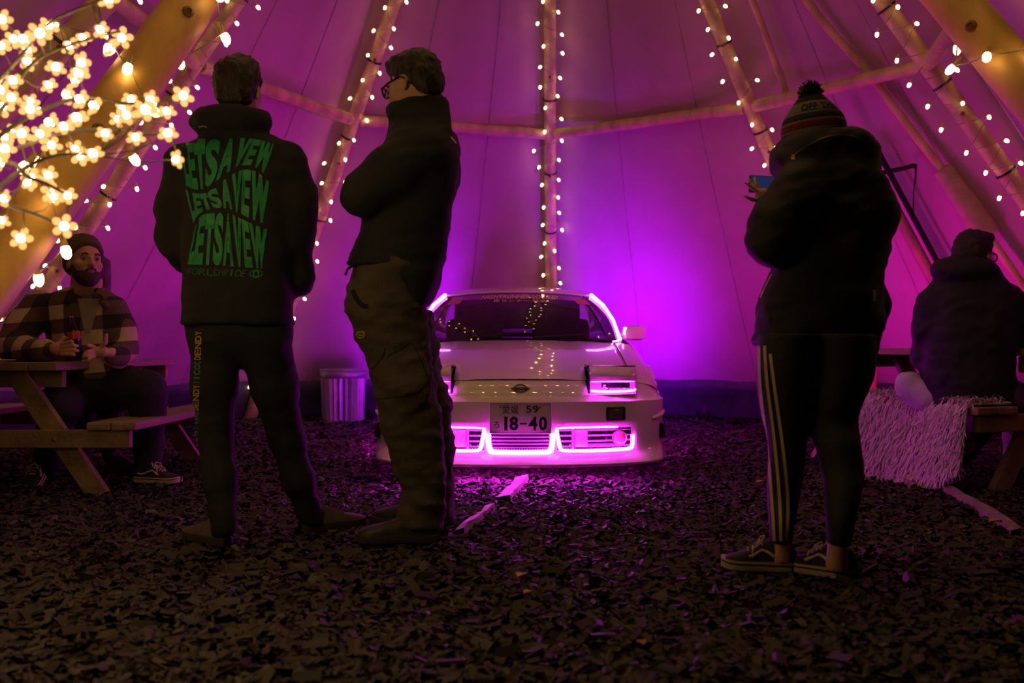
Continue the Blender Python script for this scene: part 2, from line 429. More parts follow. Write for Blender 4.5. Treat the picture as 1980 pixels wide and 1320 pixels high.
off = Vector((.075, -.05, .02)); MB().tube([pA + off, pA.lerp(pB, .5) + off, pB + off], .027, 8, flat=.5).build('webbing_strap', strapm, t, True, label='flat black strap')
s1 = [on_panel(x, y, 'R1', 'R2', -.25) for x, y in [(1690, 338), (1716, 332), (1745, 326), (1766, 320), (1772, 322)]]
s2 = [on_panel(x, y, 'R1', 'R2', -.25) for x, y in [(1771, 320), (1770, 345), (1767, 370), (1766, 400), (1768, 432)]]
t = thing('tie_strap', 'black webbing strap with a hanging tail behind the shoulder in the parka', 'strap', s2[-1])
MB().tube(s1, .018, 8, flat=.3).build('taut_band', strapm, t, True); MB().tube(s2, [.026, .020, .014, .016, .022], 8, flat=.3).build('hanging_tail', strapm, t, True)
bk = on_panel(1706, 327, 'R1', 'R2', -.27)
MB().tube([bk + Vector((math.cos(a) * .055, 0, math.sin(a) * .035)) for a in np.linspace(0, 2 * PI, 13)[:-1]], .012, 6, closed=True).build('buckle', blackm, t, True)
pA, pB = at(1684, 700, 8.6), at(1661, 826, 8.6); pB.z = .02
t = thing('timber_stake', 'short leaning stake by the canvas edge beyond the striped leggings', 'stake', pB)
MB().tube([pA, pA.lerp(pB, .5), pB], [.075, .085, .095], 10).build('stake_body', timber, t, True)
MB().tube([pB + V(0, 0, .0), pB + V(.002, 0, .035)], .10, 10).build('dark_collar', blackm, t, True)
MB().tube([pB + V(0, 0, -.03), pB + V(0, 0, .0)], .105, 10).build('pale_foot', mat('pale_rubber', (.6, .55, .5), .6), t, True)

# ------------------------------------------------------------------ fairy lights
_bm = MB(); _bm.lathe((0, 0, 0), [(.001, .0), (.011, .004), (.0135, .014), (.012, .026), (.006, .034), (.001, .036)], 8)
def shared(mb, name, m):
    me = bpy.data.meshes.new(name); me.from_pydata([tuple(v) for v in mb.v], [], mb.f); me.update(); me.materials.append(m)
    me.polygons.foreach_set('use_smooth', np.ones(len(me.polygons), dtype=bool)); return me
BULB_ME = shared(_bm, 'bulb', bulbm)
SOCK_ME = shared(MB().lathe((0, 0, 0), [(.001, -.026), (.007, -.026), (.008, 0), (.009, .004), (.001, .005)], 8), 'socket', socketm)
def place(name, me, parent, p, R=None, sc=1.0):
    o = bpy.data.objects.new(name, me); COL.objects.link(o); o.parent = parent; ORG[o.name] = Vector(p)
    o.location = Vector(p) - ORG[parent.name]
    if R is not None: o.rotation_euler = R.to_euler()
    o.scale = (sc, sc, sc); return o
def strand(k, z0, z1, n, lab, spread=1.25, sc=1.0, loops=None, sock=False, amp=.05):
    (bx, by), ax, r = POLES[k]; t = thing('fairy_light_string', lab, 'fairy lights', pole_pt(k, z0), 'fairy light strings on the tent poles')
    rnd = random.Random(len(lab) * 7 + n); path = []
    dirn = (pole_pt(k, 1) - pole_pt(k, 0)).normalized()
    for i in range(n):
        z = z0 + (z1 - z0) * (i + rnd.uniform(-.25, .25)) / (n - 1); c = pole_pt(k, z); toc = Vector((0, 0, CAMH)) - c
        toc = (toc - dirn * toc.dot(dirn)).normalized(); side = toc.cross(dirn)
        if loops is None: phi = (.95 if i % 2 else -.95) * rnd.uniform(.35, 1.5); dist = r * spread + abs(rnd.gauss(0, amp)) * .5
        else: phi = loops * 2 * PI * i / n + .4; dist = r + .02 + abs(rnd.gauss(0, .012))
        nrm = toc * math.cos(phi) + side * math.sin(phi); p = c + nrm * (dist + .008); 
        path.append((p, nrm))
        d = (nrm * rnd.uniform(.25, .9) + Vector((0, 0, -.6)) + dirn * rnd.uniform(-.5, .3)).normalized()
        place('bulb', BULB_ME, t, p, axis_rot(d), sc)
        if sock: place('socket', SOCK_ME, t, p, axis_rot(d), sc * 1.15)
    wp = []
    for i in range(n - 1):
        for s in (0, .33, .66):
            q = path[i][0].lerp(path[i + 1][0], s); c = pole_pt(k, q.z); 
            rad = q - c; rad = rad - dirn * rad.dot(dirn); L = rad.length
            if L < r * 1.02: q = q + rad.normalized() * (r * 1.02 - L) if L > 1e-4 else q
            wp.append(q + Vector((0, 0, -.012 * math.sin(PI * s))))
    wp.append(path[-1][0])
    MB().tube(wp, .0032, 5).build('wire', wirem, t, True); return t
strand('C', .95, 4.1, 40, 'fairy light string winding down the upright pole behind the car')
strand('L1', .25, 3.9, 44, 'fairy light string on the slanting pole between the two standing men')
strand('R1', 1.4, 4.0, 32, 'fairy light string on the slanting pole passing behind the bobble hat')
strand('L2', .7, 3.4, 40, 'fairy light string dangling on the pole behind the bearded man', spread=1.35, amp=.10, sock=True)
strand('R2', 1.2, 3.5, 30, 'fairy light string on the pole above the seated man in glasses', spread=1.35, amp=.10, sock=True)
strand('L3', 1.5, 3.6, 20, 'fairy light string on the pole in the corner behind the blossoms', sock=True)
strand('TL', .3, 3.2, 34, 'fairy light string coiled around the thick golden trunk', loops=6.0, sock=True, sc=1.5)
strand('TR', 1.0, 3.4, 28, 'fairy light string coiled around the thick pale trunk', loops=5.0, sock=True, sc=1.4)

# globe festoons added out of the frame as warm fill for the car
def swag(a, b, n, sag, lab, sc=1.6):
    t = thing('added_festoon', lab, 'festoon lights', a, 'unseen festoons added overhead'); a = Vector(a); b = Vector(b); pts = []
    for i in range(n):
        s = (i + .5) / n; p = a.lerp(b, s) - Vector((0, 0, sag * 4 * s * (1 - s))); pts.append(p)
        place('globe_bulb', GLOBE_ME, t, p - Vector((0, 0, .05)), None, sc); place('socket', SOCK_ME, t, p - Vector((0, 0, .01)), Matrix.Rotation(PI, 3, 'X'), 2.2)
    MB().tube([a] + pts + [b], .004, 5).build('cable', blackm, t, True); return t
GLOBE_ME = shared(MB().ball((0, 0, 0), .022, 12, 8), 'globe_bulb', emat('festoon_glow', (1.0, .56, .20), 95))
swag((-2.2, 3.0, 4.6), (2.9, 3.1, 4.6), 13, .5, 'unseen festoon of warm globe bulbs added across the tent mouth')
swag((-1.6, 4.6, 5.1), (2.0, 4.6, 5.1), 11, .45, 'unseen festoon of warm globe bulbs added high over the nose of the car')

# ------------------------------------------------------------------ coloured LED uplights standing on the ground
def uplight(p, aim, col, power, lab, spot=2.6, size=.12, pole=None):
    p = Vector(p); t = thing('floor_uplight' if pole is None else 'added_spotlight', lab, 'spotlight', (p.x, p.y, 0), 'coloured spotlights around the tent'); d = (Vector(aim) - p).normalized(); R = axis_rot(d)
    MB().lathe(p, [(.001, -.10), (.06, -.10), (.075, -.06), (.08, .03), (.086, .035), (.086, .05), (.074, .05), (.070, .03), (.001, .03)], 20, R).build('can', blackm, t, True)
    MB().lathe(p, [(.069, .034), (.03, .040), (.001, .042)], 20, R).build('lens', emat('lens_%.1f_%.1f' % (col[0], col[2]), col, 12), t, True)
    side = R @ Vector((1, 0, 0)); side.z = 0; side = side.normalized() if side.length > .1 else Vector((1, 0, 0))
    if pole is None: MB().tube([p + side * .10, p + side * .10 - Vector((0, 0, p.z - .01)), p - side * .10 - Vector((0, 0, p.z - .01)), p - side * .10], .008, 6).build('bracket', blackm, t, True)
    else:
        q = pole_pt(pole, p.z + .02); MB().tube([p - d * .08, p.lerp(q, .5) - d * .06, q], .016, 8).build('clamp_arm', blackm, t, True)
        dn = (pole_pt(pole, 2) - pole_pt(pole, 1)).normalized()
        if pole != 'TL': MB().tube([q - dn * .03, q + dn * .03], POLES[pole][2] * 1.2, 14).build('clamp', blackm, t, True)
    l = bpy.data.lights.new('led', 'SPOT'); l.color = col; l.energy = power; l.spot_size = spot; l.spot_blend = 1.0; l.shadow_soft_size = size
    lo = bpy.data.objects.new('led', l); COL.objects.link(lo); lo.parent = t; lo.location = p + d * .06 - Vector((p.x, p.y, 0)); lo.rotation_euler = axis_rot(-d).to_euler()
    return t
uplight((1.12, 8.7, .12), (.35, 10.4, 1.35), (.38, .0, 1.0), 420, 'violet uplight on the ground hidden beside the far flank of the car', spot=2.4)
uplight((-1.0, 9.0, .12), (-.1, 10.4, 1.3), (.40, .0, 1.0), 240, 'violet uplight on the ground behind the legs of the man with glasses', spot=2.4)
uplight((3.30, 6.2, 1.2), (-2.8, 8.9, 1.1), (1.0, .0, .82), 270, 'magenta spotlight on a stand beyond the bench with the fur throw', spot=1.6)
uplight((2.78, 7.35, .14), (3.5, 8.5, 1.8), (1.0, .0, .55), 68, 'magenta uplight on the ground behind the fur throw', spot=2.7)
uplight((-1.81, 4.62, 1.87), (2.1, 5.7, .35), (.85, .0, 1.0), 80, 'violet spotlight added behind the thick golden trunk to brighten the fur throw', spot=.6, pole='TL')  # hidden lamp added to brighten the fur throw
uplight((2.0, 10.25, .12), (2.2, 10.4, 2.0), (.5, .0, 1.0), 14, 'small violet uplight standing by the back canvas beside the car')
uplight((-1.5, 10.55, .12), (-1.6, 10.6, 2.0), (.55, .0, 1.0), 14, 'small violet uplight standing by the back canvas near the ribbed bin')

# ------------------------------------------------------------------ ground and bark mulch
soil = mat('soil', (.045, .032, .022), .95, var=.5, scale=25, bump=.8, bscale=90)
def gz(x, y): return .012 * noise.noise((x * 1.7, y * 1.7, 0)) + .008 * noise.noise((x * 6, y * 6, 3))
P = [[V(x, y, gz(x, y) - .012) for x in np.linspace(-7, 7, 120)] for y in np.linspace(-2.5, 12.5, 130)]
ground = MB().grid(P).build('ground', soil, None, True, kind='structure', autos=False)
def barkmat():
    m = bpy.data.materials.new('bark_chip'); m.use_nodes = True; nt = m.node_tree; b = nt.nodes['Principled BSDF']; b.inputs['Roughness'].default_value = .62
    a = nt.nodes.new('ShaderNodeAttribute'); a.attribute_name = 'tone'; rp = nt.nodes.new('ShaderNodeValToRGB'); e = rp.color_ramp.elements
    e[0].position = 0; e[0].color = (.010, .009, .007, 1); e[1].position = 1; e[1].color = (.13, .108, .073, 1); k = e.new(.6); k.color = (.037, .031, .022, 1)
    nt.links.new(a.outputs['Fac'], rp.inputs['Fac']); nt.links.new(rp.outputs['Color'], b.inputs['Base Color']); return m
BARK = barkmat()
def chip_verts(n, L, Wd, rng):
    """n curled bark flakes, 6 vertices and 2 quads each, lying near z = 0"""
    l = L * rng.uniform(.5, 1.5, n); w = Wd * rng.uniform(.5, 1.4, n); c = rng.uniform(-.35, .5, n) * w; sk = rng.uniform(-.4, .4, n) * w
    base = np.zeros((n, 6, 3))
    base[:, 0] = np.stack([-l / 2, -w / 2, 0 * l], 1); base[:, 1] = np.stack([-l / 2 * .8, sk * .3, c], 1); base[:, 2] = np.stack([-l / 2 + sk, w / 2, 0 * l], 1)
    base[:, 3] = np.stack([l / 2 + sk * .5, -w / 2 * .7, 0 * l], 1); base[:, 4] = np.stack([l / 2, sk * .4, c * .8], 1); base[:, 5] = np.stack([l / 2 * .9, w / 2 * .8, 0 * l], 1)
    az = rng.uniform(0, 2 * PI, n); tl = rng.normal(0, .30, n); rl = rng.normal(0, .38, n)
    def rot(B, i, j, a):
        c_, s_ = np.cos(a)[:, None], np.sin(a)[:, None]; x = B[:, :, i] * c_ - B[:, :, j] * s_; y = B[:, :, i] * s_ + B[:, :, j] * c_; B[:, :, i] = x; B[:, :, j] = y
    rot(base, 0, 2, tl); rot(base, 1, 2, rl); rot(base, 0, 1, az); return base
Q = np.array([[0, 3, 4, 1], [1, 4, 5, 2]])
def set_tone(me, tone, k):
    a = me.attributes.new('tone', 'FLOAT', 'POINT'); a.data.foreach_set('value', np.repeat(tone, k).astype(np.float32))
def mulch(bands):
    VS = []; TN = []
    for (y0, y1, dens, L, Wd) in bands:
        xa = y1 * .56 + .5; n = int(dens * (y1 - y0) * 2 * xa)
        y = RNG.uniform(y0, y1, n); x = RNG.uniform(-xa, xa, n); keep = np.abs(x) < y * .56 + .4
        r = np.hypot(x - CEN.x, (y - CEN.y)); keep &= (r < 4.6) | (y < 6); x, y = x[keep], y[keep]; n = len(x)
        B = chip_verts(n, L, Wd, RNG); g = np.array([gz(a, b) for a, b in zip(x, y)])
        mound = .5 + .5 * np.array([noise.noise((a * 3.1, b * 3.1, 7)) for a, b in zip(x, y)])
        B[:, :, 0] += x[:, None]; B[:, :, 1] += y[:, None]; B[:, :, 2] += (g + RNG.uniform(0, .016, n) + .016 * mound)[:, None]
        VS.append(B.reshape(-1, 3)); TN.append(np.clip(RNG.beta(1.6, 3.2, n) + .10 * (mound - .5), 0, 1))
    Vv = np.concatenate(VS); T = np.concatenate(TN); n = len(T)
    Fc = (Q[None] + (np.arange(n) * 6)[:, None, None]).reshape(-1, 4)
    o = mk('bark_mulch', Vv, Fc, BARK, None, False); o['kind'] = 'stuff'; set_tone(o.data, T, 6)
    tag(o, 'dark bark chips covering the ground all over', 'mulch'); return o
mulch([(1.5, 3.2, 2600, .034, .020), (3.2, 5.0, 2000, .036, .021), (5.0, 7.5, 1300, .042, .024), (7.5, 11.2, 560, .055, .032)])
# the nearest, largest chips one by one
CHIPS = []
for i in range(10):
    B = chip_verts(1, .055, .033, RNG)[0]; me = bpy.data.meshes.new('bark_chip'); me.from_pydata(B.tolist(), [], Q.tolist()); me.materials.append(BARK); set_tone(me, np.array([RNG.beta(1.8, 3)]), 6); CHIPS.append(me)
for i in range(300):
    y = random.uniform(2.15, 3.6); x = random.uniform(-.52, .52) * y
    o = place('bark_chip', CHIPS[i % 10], ground, V(x, y, gz(x, y) + .026)); o.rotation_euler = (random.gauss(0, .2), random.gauss(0, .2), random.uniform(0, 6.28))
# fallen leaves and scraps
LEAF = mat('yellow_leaf', (.55, .30, .03), .5, var=.3)
def leaf(x, y, s, rz, lab, m=LEAF):
    p = ground_at(x, y); p.z = .045; c, sn = math.cos(rz), math.sin(rz); g = []
    for i in range(7):
        u = i / 6; w = math.sin(PI * min(1, u * .96 + .03)) * .36; g.append([p + V((u - .5) * s * c - k * w * s * sn, (u - .5) * s * sn + k * w * s * c, .25 * s * abs(k) * .6 + .10 * s * math.sin(u * 3) + .02 * s) for k in (-1, -.5, 0, .5, 1)])
    o = MB().grid(g).build('fallen_leaf', m, None, True, autos=False, solid=.0015); tag(o, lab, 'leaf', 'fallen yellow leaves'); return o
leaf(1470, 951, .055, .5, 'small yellow leaf on the bark near the striped leggings')
leaf(1925, 1033, .06, .2, 'yellow leaf on the bark in front of the fur throw bench')
leaf(1007, 1143, .045, 1.2, 'upper yellow leaf of two on the bark below the car')
leaf(1021, 1178, .035, .8, 'lower yellow leaf of two on the bark below the car')
leaf(1240, 1282, .035, 1.8, 'dull orange leaf on the bark closest to the viewer', mat('orange_leaf', (.30, .12, .03), .6))
leaf(1052, 962, .08, .1, 'pale scrap lying on the bark before the car bumper', mat('pale_scrap', (.55, .45, .38), .6))
leaf(975, 1008, .05, .4, 'pale crumpled scrap on the bark beside the buried board', mat('pale_scrap2', (.5, .42, .38), .6))
def board(pix, w, lab, m):
    pts = [ground_at(x, y) for x, y in pix]; t = thing('buried_board', lab, 'board', pts[0]); g = MB()
    d = (pts[-1] - pts[0]).normalized(); s = V(-d.y, d.x, 0); k = 9; rows = []
    for i in range(k):
        u = i / (k - 1) * (len(pts) - 1); a = int(min(u, len(pts) - 2)); p = pts[a].lerp(pts[a + 1], u - a); ww = w * (.55 + .5 * abs(noise.noise((i * 1.1, w * 50, 2)))); z = .032 + .016 * noise.noise((i * .8, 4, w * 90))
        rows.append([p + s * (-ww) + V(0, 0, z - .03), p + s * (-ww * .8) + V(0, 0, z), p + s * (ww * .8) + V(0, 0, z + .012), p + s * ww + V(0, 0, z - .03)])
    g.grid(rows).build('board_face', m, t, False, solid=.004); return t
bm_ = mat('greyed_board', (.40, .34, .30), .6, var=.35, scale=20, bump=.5)
board([(1012, 932), (985, 962), (972, 975)], .055, 'pale buried board edge catching magenta light before the car', bm_)
board([(948, 992), (928, 1010), (888, 1040)], .030, 'thin buried board edge near the boots of the man with glasses', bm_)
bm2 = mat('dark_board', (.20, .16, .14), .7, var=.35, scale=20, bump=.5)
board([(1675, 888), (1720, 918), (1765, 950)], .022, 'thin buried batten between the striped leggings and the fur throw', bm2)
board([(1830, 955), (1890, 990), (1965, 1040)], .030, 'buried batten below the leg of the bench with the fur', bm2)
# ------------------------------------------------------------------ white sports coupe
CAR0 = V(.046, 5.42, 0)
paint = mat('cream_paint', (.80, .73, .61), .28, var=.02, scale=2, coat=1.0)
black_trim = mat('black_trim', (.010, .010, .012), .35, var=.1)
gloss_black = mat('gloss_black', (.008, .008, .010), .12, var=.05)
dark_int = mat('dark_interior', (.020, .020, .024), .8, var=.2)
rubber = mat('tyre_rubber', (.015, .015, .016), .75, var=.2, bump=.2)
alloy = mat('alloy', (.55, .55, .58), .25, .9, var=.05)
chrome = mat('chrome', (.75, .75, .78), .12, 1.0, var=.03)
windsh = glassmat('windscreen_glass', (.50, .47, .53), 1.0, 1.5)
lensm = glassmat('lamp_glass', (.8, .8, .85), 1.0, 1.5)
LED = emat('violet_led', (1.0, .019, 1.0), 62)
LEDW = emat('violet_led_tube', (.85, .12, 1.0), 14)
car = thing('sports_car', 'low white sports coupe with violet LED strips facing the viewer', 'car', CAR0)
def cp(x, y, z): return CAR0 + V(x, y, z)
def yb(x, cut=.845):
    u = min(abs(x), cut) / .845; return .52 * (1 - (1 - u ** 2.5) ** .4)
def plan(x):
    """plan-curve point and inward normal at lateral x"""
    x = max(-.8449, min(.8449, x)); e = 1e-4; s = 1 if x >= 0 else -1; a = abs(x)
    y = yb(a); dy = (yb(min(a + e, .84499)) - yb(max(a - e, 0))) / (min(a + e, .84499) - max(a - e, 0)); n = V(-dy * s, 1, 0).normalized(); return y, n
PROF = [(.100, -.055), (.106, -.080), (.118, -.084), (.140, -.052), (.165, -.006), (.185, .006), (.285, .004), (.42, .0), (.448, .0), (.456, .012), (.466, .028), (.50, .045), (.535, .068), (.556, .090), (.566, .115)]
def prof(z): return float(interp(PROF, z))
def bsurf(x, z, off=0.0):
    y, n = plan(x); w = (1 - (min(1, abs(x) / .845)) ** 6); k = prof(z); k = k if k > 0 else k * w
    return cp(x, y, z) + n * (k - off)
# --- bumper skin with real intake openings
xs = [0, .06, .12, .165, .20, .25, .30, .345, .38, .42, .46, .50, .54, .58, .62, .655, .69, .72, .745, .765, .785, .80, .815, .825, .833, .839, .843, .8449]
zs = [.100, .108, .117, .125, .132, .140, .152, .165, .175, .185, .22, .25, .285, .305, .34, .38, .42, .442, .448, .456, .466, .48, .49, .50, .52, .535, .546, .556, .562, .566]
XS = [-x for x in xs[:0:-1]] + xs
def hole(xa, xb, za, zb):
    xm = abs(xa + xb) / 2; zm = (za + zb) / 2
    if xm < .165 and .185 < zm < .285: return True
    if .20 < xm < .62 and .185 < zm < .305: return True
    if .38 < xm < .655 and zm > .49: return True
    return False
mb = MB(); idx = {}
for i, z in enumerate(zs):
    for j, x in enumerate(XS): idx[i, j] = len(mb.v); mb.v.append(tuple(bsurf(x, z)))
for i in range(len(zs) - 1):
    for j in range(len(XS) - 1):
        if not hole(XS[j], XS[j + 1], zs[i], zs[i + 1]): mb.f.append((idx[i, j], idx[i, j + 1], idx[i + 1, j + 1], idx[i + 1, j]))
for sgn in (-1, 1):     # returns along the flanks to the wheel arches
    P = [[cp(sgn * (.845 - max(0, prof(z)) - (.0 if z > .15 else 0)), .52 + k * .045, z) for k in range(3)] for z in zs if z < .51]
    mb.grid(P if sgn > 0 else [r[::-1] for r in P])
bumper = mb.build('front_bumper', paint, car, True, solid=.004)
# ledge strip under the number plate
def opening(x0, x1, z0, z1, depth, nm, slats, sgn=1):
    loop = [(x0, z0), (x1, z0), (x1, z1), (x0, z1)]; m = MB(); F_ = [bsurf(x, z) for x, z in loop]; B_ = [p + V(0, depth, 0) for p in F_]
    for k in range(4): m.add([F_[k], F_[(k + 1) % 4], B_[(k + 1) % 4], B_[k]], [(0, 1, 2, 3)])
    m.add(B_, [(0, 1, 2, 3)]); o = m.build(nm, gloss_black, car, False)
    for k in range(slats):
        z = z0 + (z1 - z0) * (k + .5) / slats; s = MB(); pts = [bsurf(x0 + (x1 - x0) * i / 8, z) + V(0, depth * .45, 0) for i in range(9)]
        s.tube(pts, .0055, 8, flat=1.6); s.build('grille_slat', mat('grey_slat', (.25, .25, .27), .3), o, True)
    return o
opening(-.165, .165, .185, .285, .09, 'lower_grille', 5)
def led_run(pts, r, nm='led_strip', bead=.014, m=LED, parent=None, n=8):
    P = catmull([tuple(p) for p in pts], 10); d = [0]
    for i in range(1, len(P)): d.append(d[-1] + float(np.linalg.norm(P[i] - P[i - 1])))
    k = max(4, int(d[-1] / bead) * 4); Pq = [Vector([float(np.interp(s, d, [p[a] for p in P])) for a in range(3)]) for s in np.linspace(0, d[-1], k)]
    return MB().tube(Pq, [r * (1 + .16 * math.cos(i * PI / 2)) for i in range(k)], n).build(nm, m, parent or car, True, autos=False)
o_ = .005
led_run([bsurf(x, z, o_) for x, z in [(-.176, .278), (-.174, .225), (-.166, .192), (-.150, .177), (-.08, .174), (0, .173), (.08, .174), (.150, .177), (.166, .192), (.174, .225), (.176, .278)]], .0155, 'centre_led_strip')
for s in (-1, 1):
    op = opening(.20 if s > 0 else -.62, .62 if s > 0 else -.20, .185, .305, .10, 'side_grille', 4)
    led_run([bsurf(s * x, z, -.003) for x, z in [(.196, .300), (.205, .25), (.222, .190), (.26, .180), (.40, .178), (.52, .180), (.600, .182), (.626, .196), (.630, .24), (.628, .262)]], .0115, 'side_led_strip')
    led_run([bsurf(s * x, z, -.002) for x, z in [(.192, .304), (.25, .308), (.35, .309), (.46, .309), (.54, .308)]], .0062, 'upper_led_strip')
    c = bsurf(s * .555, .243) + V(0, .035, 0); fog = MB().lathe(c, [(.001, -.02), (.030, -.016), (.040, -.006), (.043, .01), (.040, .05)], 20, axis_rot((0, -1, 0), (1, 0, 0)) @ Matrix.Rotation(PI, 3, 'Z') @ Matrix.Rotation(PI, 3, 'X')).build('fog_lamp', mat('fog_lens', (.75, .30, .35), .15, var=.05, coat=1), op, True)
    iw = MB().box(bsurf(s * .335, .245) + V(0, .045, 0), (.075, .04, .095), None, .012).build('indicator_lamp', mat('indicator_lens', (.8, .45, .35), .15, var=.05, coat=1), op, True)
    MB().box(bsurf(s * .29, .245) + V(0, .05, 0), (.012, .05, .118), None, .002).build('divider', mat('grey_slat', (.25, .25, .27), .3), op)
    # rectangular lamp above
    MB().box(bsurf(s * .525, .38) + V(0, .004, 0), (.118, .03, .078), axis_rot((0, 0, 1), plan(s * .525)[1].cross(V(0, 0, 1))), .012).build('lamp_surround', black_trim, car, True)
    MB().box(bsurf(s * .525, .38) + V(0, -.008, 0), (.088, .012, .052), axis_rot((0, 0, 1), plan(s * .525)[1].cross(V(0, 0, 1))), .006).build('marker_lens', mat('smoked_lens', (.10, .07, .07), .1, var=.05, coat=1), car, True)
    # corner scoop
    y_, n_ = plan(s * .815); MB().box(bsurf(s * .815, .27) , (.055, .05, .09), axis_rot((0, 0, 1), n_.cross(V(0, 0, 1))), .014).build('corner_vent', black_trim, car, True)
    MB().tube([bsurf(s * x, z, .004) for x, z in [(.745, .345), (.78, .352), (.81, .362), (.835, .375)]], [.006, .012, .014, .010], 10).build('canard', paint, car, True)
MB().box(cp(0, .06, .112), (1.05, .02, .014), None, .003).build('nose_underglow_strip', LED, car)
# --- hood
ZT = [(.0, .548), (.10, .566), (.2, .596), (.35, .634), (.6, .690), (.9, .742), (1.15, .777), (1.32, .796)]
def zt(s): return float(np.interp(s, *zip(*[tuple(p) for p in catmull(ZT, 5)])))
def hood_pt(x, s):
    cr = .023; return cp(x, s + yb(x) * (1 - s / 1.45), zt(s) - cr * (abs(x) / .64) ** 2.6 - .004 * math.exp(-((abs(x) - .33) / .05) ** 2))
hx = [0, .05, .1, .15, .2, .25, .3, .34, .372, .40, .44, .48, .52, .56, .60, .635]; HX = [-x for x in hx[:0:-1]] + hx
hs = [.104, .112, .13, .16, .20, .25, .30, .34, .38, .45, .55, .65, .75, .85, .95, 1.05, 1.15, 1.22, 1.27, 1.30]
mb = MB(); idx = {}
for i, s in enumerate(hs):
    for j, x in enumerate(HX): idx[i, j] = len(mb.v); mb.v.append(tuple(hood_pt(x, s)))
for i in range(len(hs) - 1):
    for j in range(len(HX) - 1):
        xm = abs(HX[j] + HX[j + 1]) / 2
        if xm > .372 and hs[i + 1] <= .3801: continue
        mb.f.append((idx[i, j], idx[i, j + 1], idx[i + 1, j + 1], idx[i + 1, j]))
hood = mb.build('hood', paint, car, True, solid=.004)
for x in (-.27, .27): MB().ball(hood_pt(x, 1.26) + V(0, 0, .004), (.012, .008, .006)).build('washer_nozzle', black_trim, hood, True)
MB().box(cp(0, .24, .535), (1.22, .24, .03)).build('front_shut_panel', black_trim, car)     # dark gap under the hood edge
MB().box(cp(0, .70, .40), (1.3, .9, .2)).build('engine_bay', black_trim, car)
MB().tube([hood_pt(x, .103) + V(0, -.002, .001) for x in np.linspace(-.376, .376, 22)], .0032, 5).build('hood_front_gap', black_trim, car, True)
# --- pop-up headlamps, half raised
for s in (-1, 1):
    xa, xb = s * .384, s * .650; m = MB(); fx = [xa + (xb - xa) * k / 6 for k in range(7)]
    rows = []
    for (dy, z) in [(.055, .566), (.060, .600), (.075, .626), (.10, .637), (.20, .640), (.28, .640), (.335, .636)]:
        rows.append([cp(x, (yb(x)) * .75 + dy, z - .010 * ((abs(x) - .384) / .266) ** 2) for x in fx])
    lamp = m.grid(rows).build('popup_headlamp', paint, car, True, solid=.012)
    P0 = [cp(x, yb(x) * .75 + .085, .56) for x in fx]; P1 = [cp(x, yb(x) * .75 + .085, .488) for x in fx]
    MB().grid([P0, P1]).build('reflector', mat('lamp_reflector', (.55, .52, .62), .40, .3, var=.1), lamp, True)
    MB().grid([[p + V(0, -.022, -.004) for p in P0], [p + V(0, -.022, .004) for p in P1]]).build('lamp_lens', lensm, lamp, True)
    for kx in (.47, .57): MB().lathe(cp(s * kx, yb(kx) * .75 + .082, .526), [(.028, 0), (.020, -.004), (.001, .006)], 16, axis_rot((0, -1, 0))).build('projector', chrome, lamp, True)
    for e in (xa, xb): MB().add([cp(e, yb(e) * .75 + .055, .568), cp(e, yb(e) * .75 + .10, .632), cp(e, yb(e) * .75 + .335, .625), cp(e, yb(e) * .75 + .335, .50), cp(e, yb(e) * .75 + .06, .485)], [(0, 1, 2, 3, 4)]).build('lamp_cheek', black_trim, lamp)
    MB().grid([[cp(x, yb(x) * .75 + d, .486) for x in fx] for d in (.045, .13)]).build('lamp_floor', paint, lamp, True)
    MB().tube([cp(xa + s * (-.006), yb(xa) * .75 + d, z) for d, z in [(.10, .641), (.34, .641)]] , .005, 6).build('lamp_gap', black_trim, lamp, True)
    MB().tube([cp(x, yb(x) * .75 + .055 + .05, .640) for x in fx], .0035, 6).build('lid_edge', black_trim, lamp, True)
    led_run([cp(x, yb(x) * .75 + .050, z) for x, z in [(s * .392, .506), (s * .46, .502), (s * .55, .502), (s * .63, .506), (s * .642, .515)]], .0068, 'lamp_led_strip', parent=lamp)
    led_run([cp(x, yb(x) * .75 + .064, .556) for x in (s * .395, s * .5, s * .64)], .0022, 'upper_lamp_led', parent=lamp)
# --- fenders, doors, rear quarters: lofted side skin
WF = .845
def side_w(y): return float(np.interp(y, [0, 1.2, 2.6, 3.4, 4.0, 4.45], [.845, .838, .835, .845, .815, .74]))
def belt_z(y): return float(np.interp(y, [1.3, 2.0, 3.0, 3.6, 4.3], [.800, .825, .86, .88, .88]))
def belt_x(y): return float(np.interp(y, [1.3, 1.6, 3.0, 3.8, 4.45], [.70, .735, .735, .70, .60]))
AR = .325
def arch_snap(p, cy):
    dx, dz = p.y - CAR0.y - cy, p.z - .305; r = math.hypot(dx, dz)
    if r < AR + .03 and p.z > .1: k = (AR + .001) / max(r, 1e-4); return V(p.x, CAR0.y + cy + dx * k, .305 + dz * k) if r > AR - .045 else p
    return p
def skin(nm, cols, cy):
    """cols: list of columns (front to back), each a list of points from top to sill"""
    m = MB(); h = len(cols[0]); keep = []
    for c in cols:
        for p in c: m.v.append(tuple(p if cy is None else arch_snap(p, cy)))
    for i in range(len(cols) - 1):
        for j in range(h - 1):
            q = (i * h + j, i * h + j + 1, (i + 1) * h + j + 1, (i + 1) * h + j); c = sum((Vector(m.v[k]) for k in q), Vector()) / 4
            if cy is not None and math.hypot(c.y - CAR0.y - cy, c.z - .305) < AR - .004: continue
            if nm == 'fender' and c.z < .50 and c.y < CAR0.y + .58: continue
            m.f.append(q)
    return m.build(nm, paint, car, True, solid=.004)
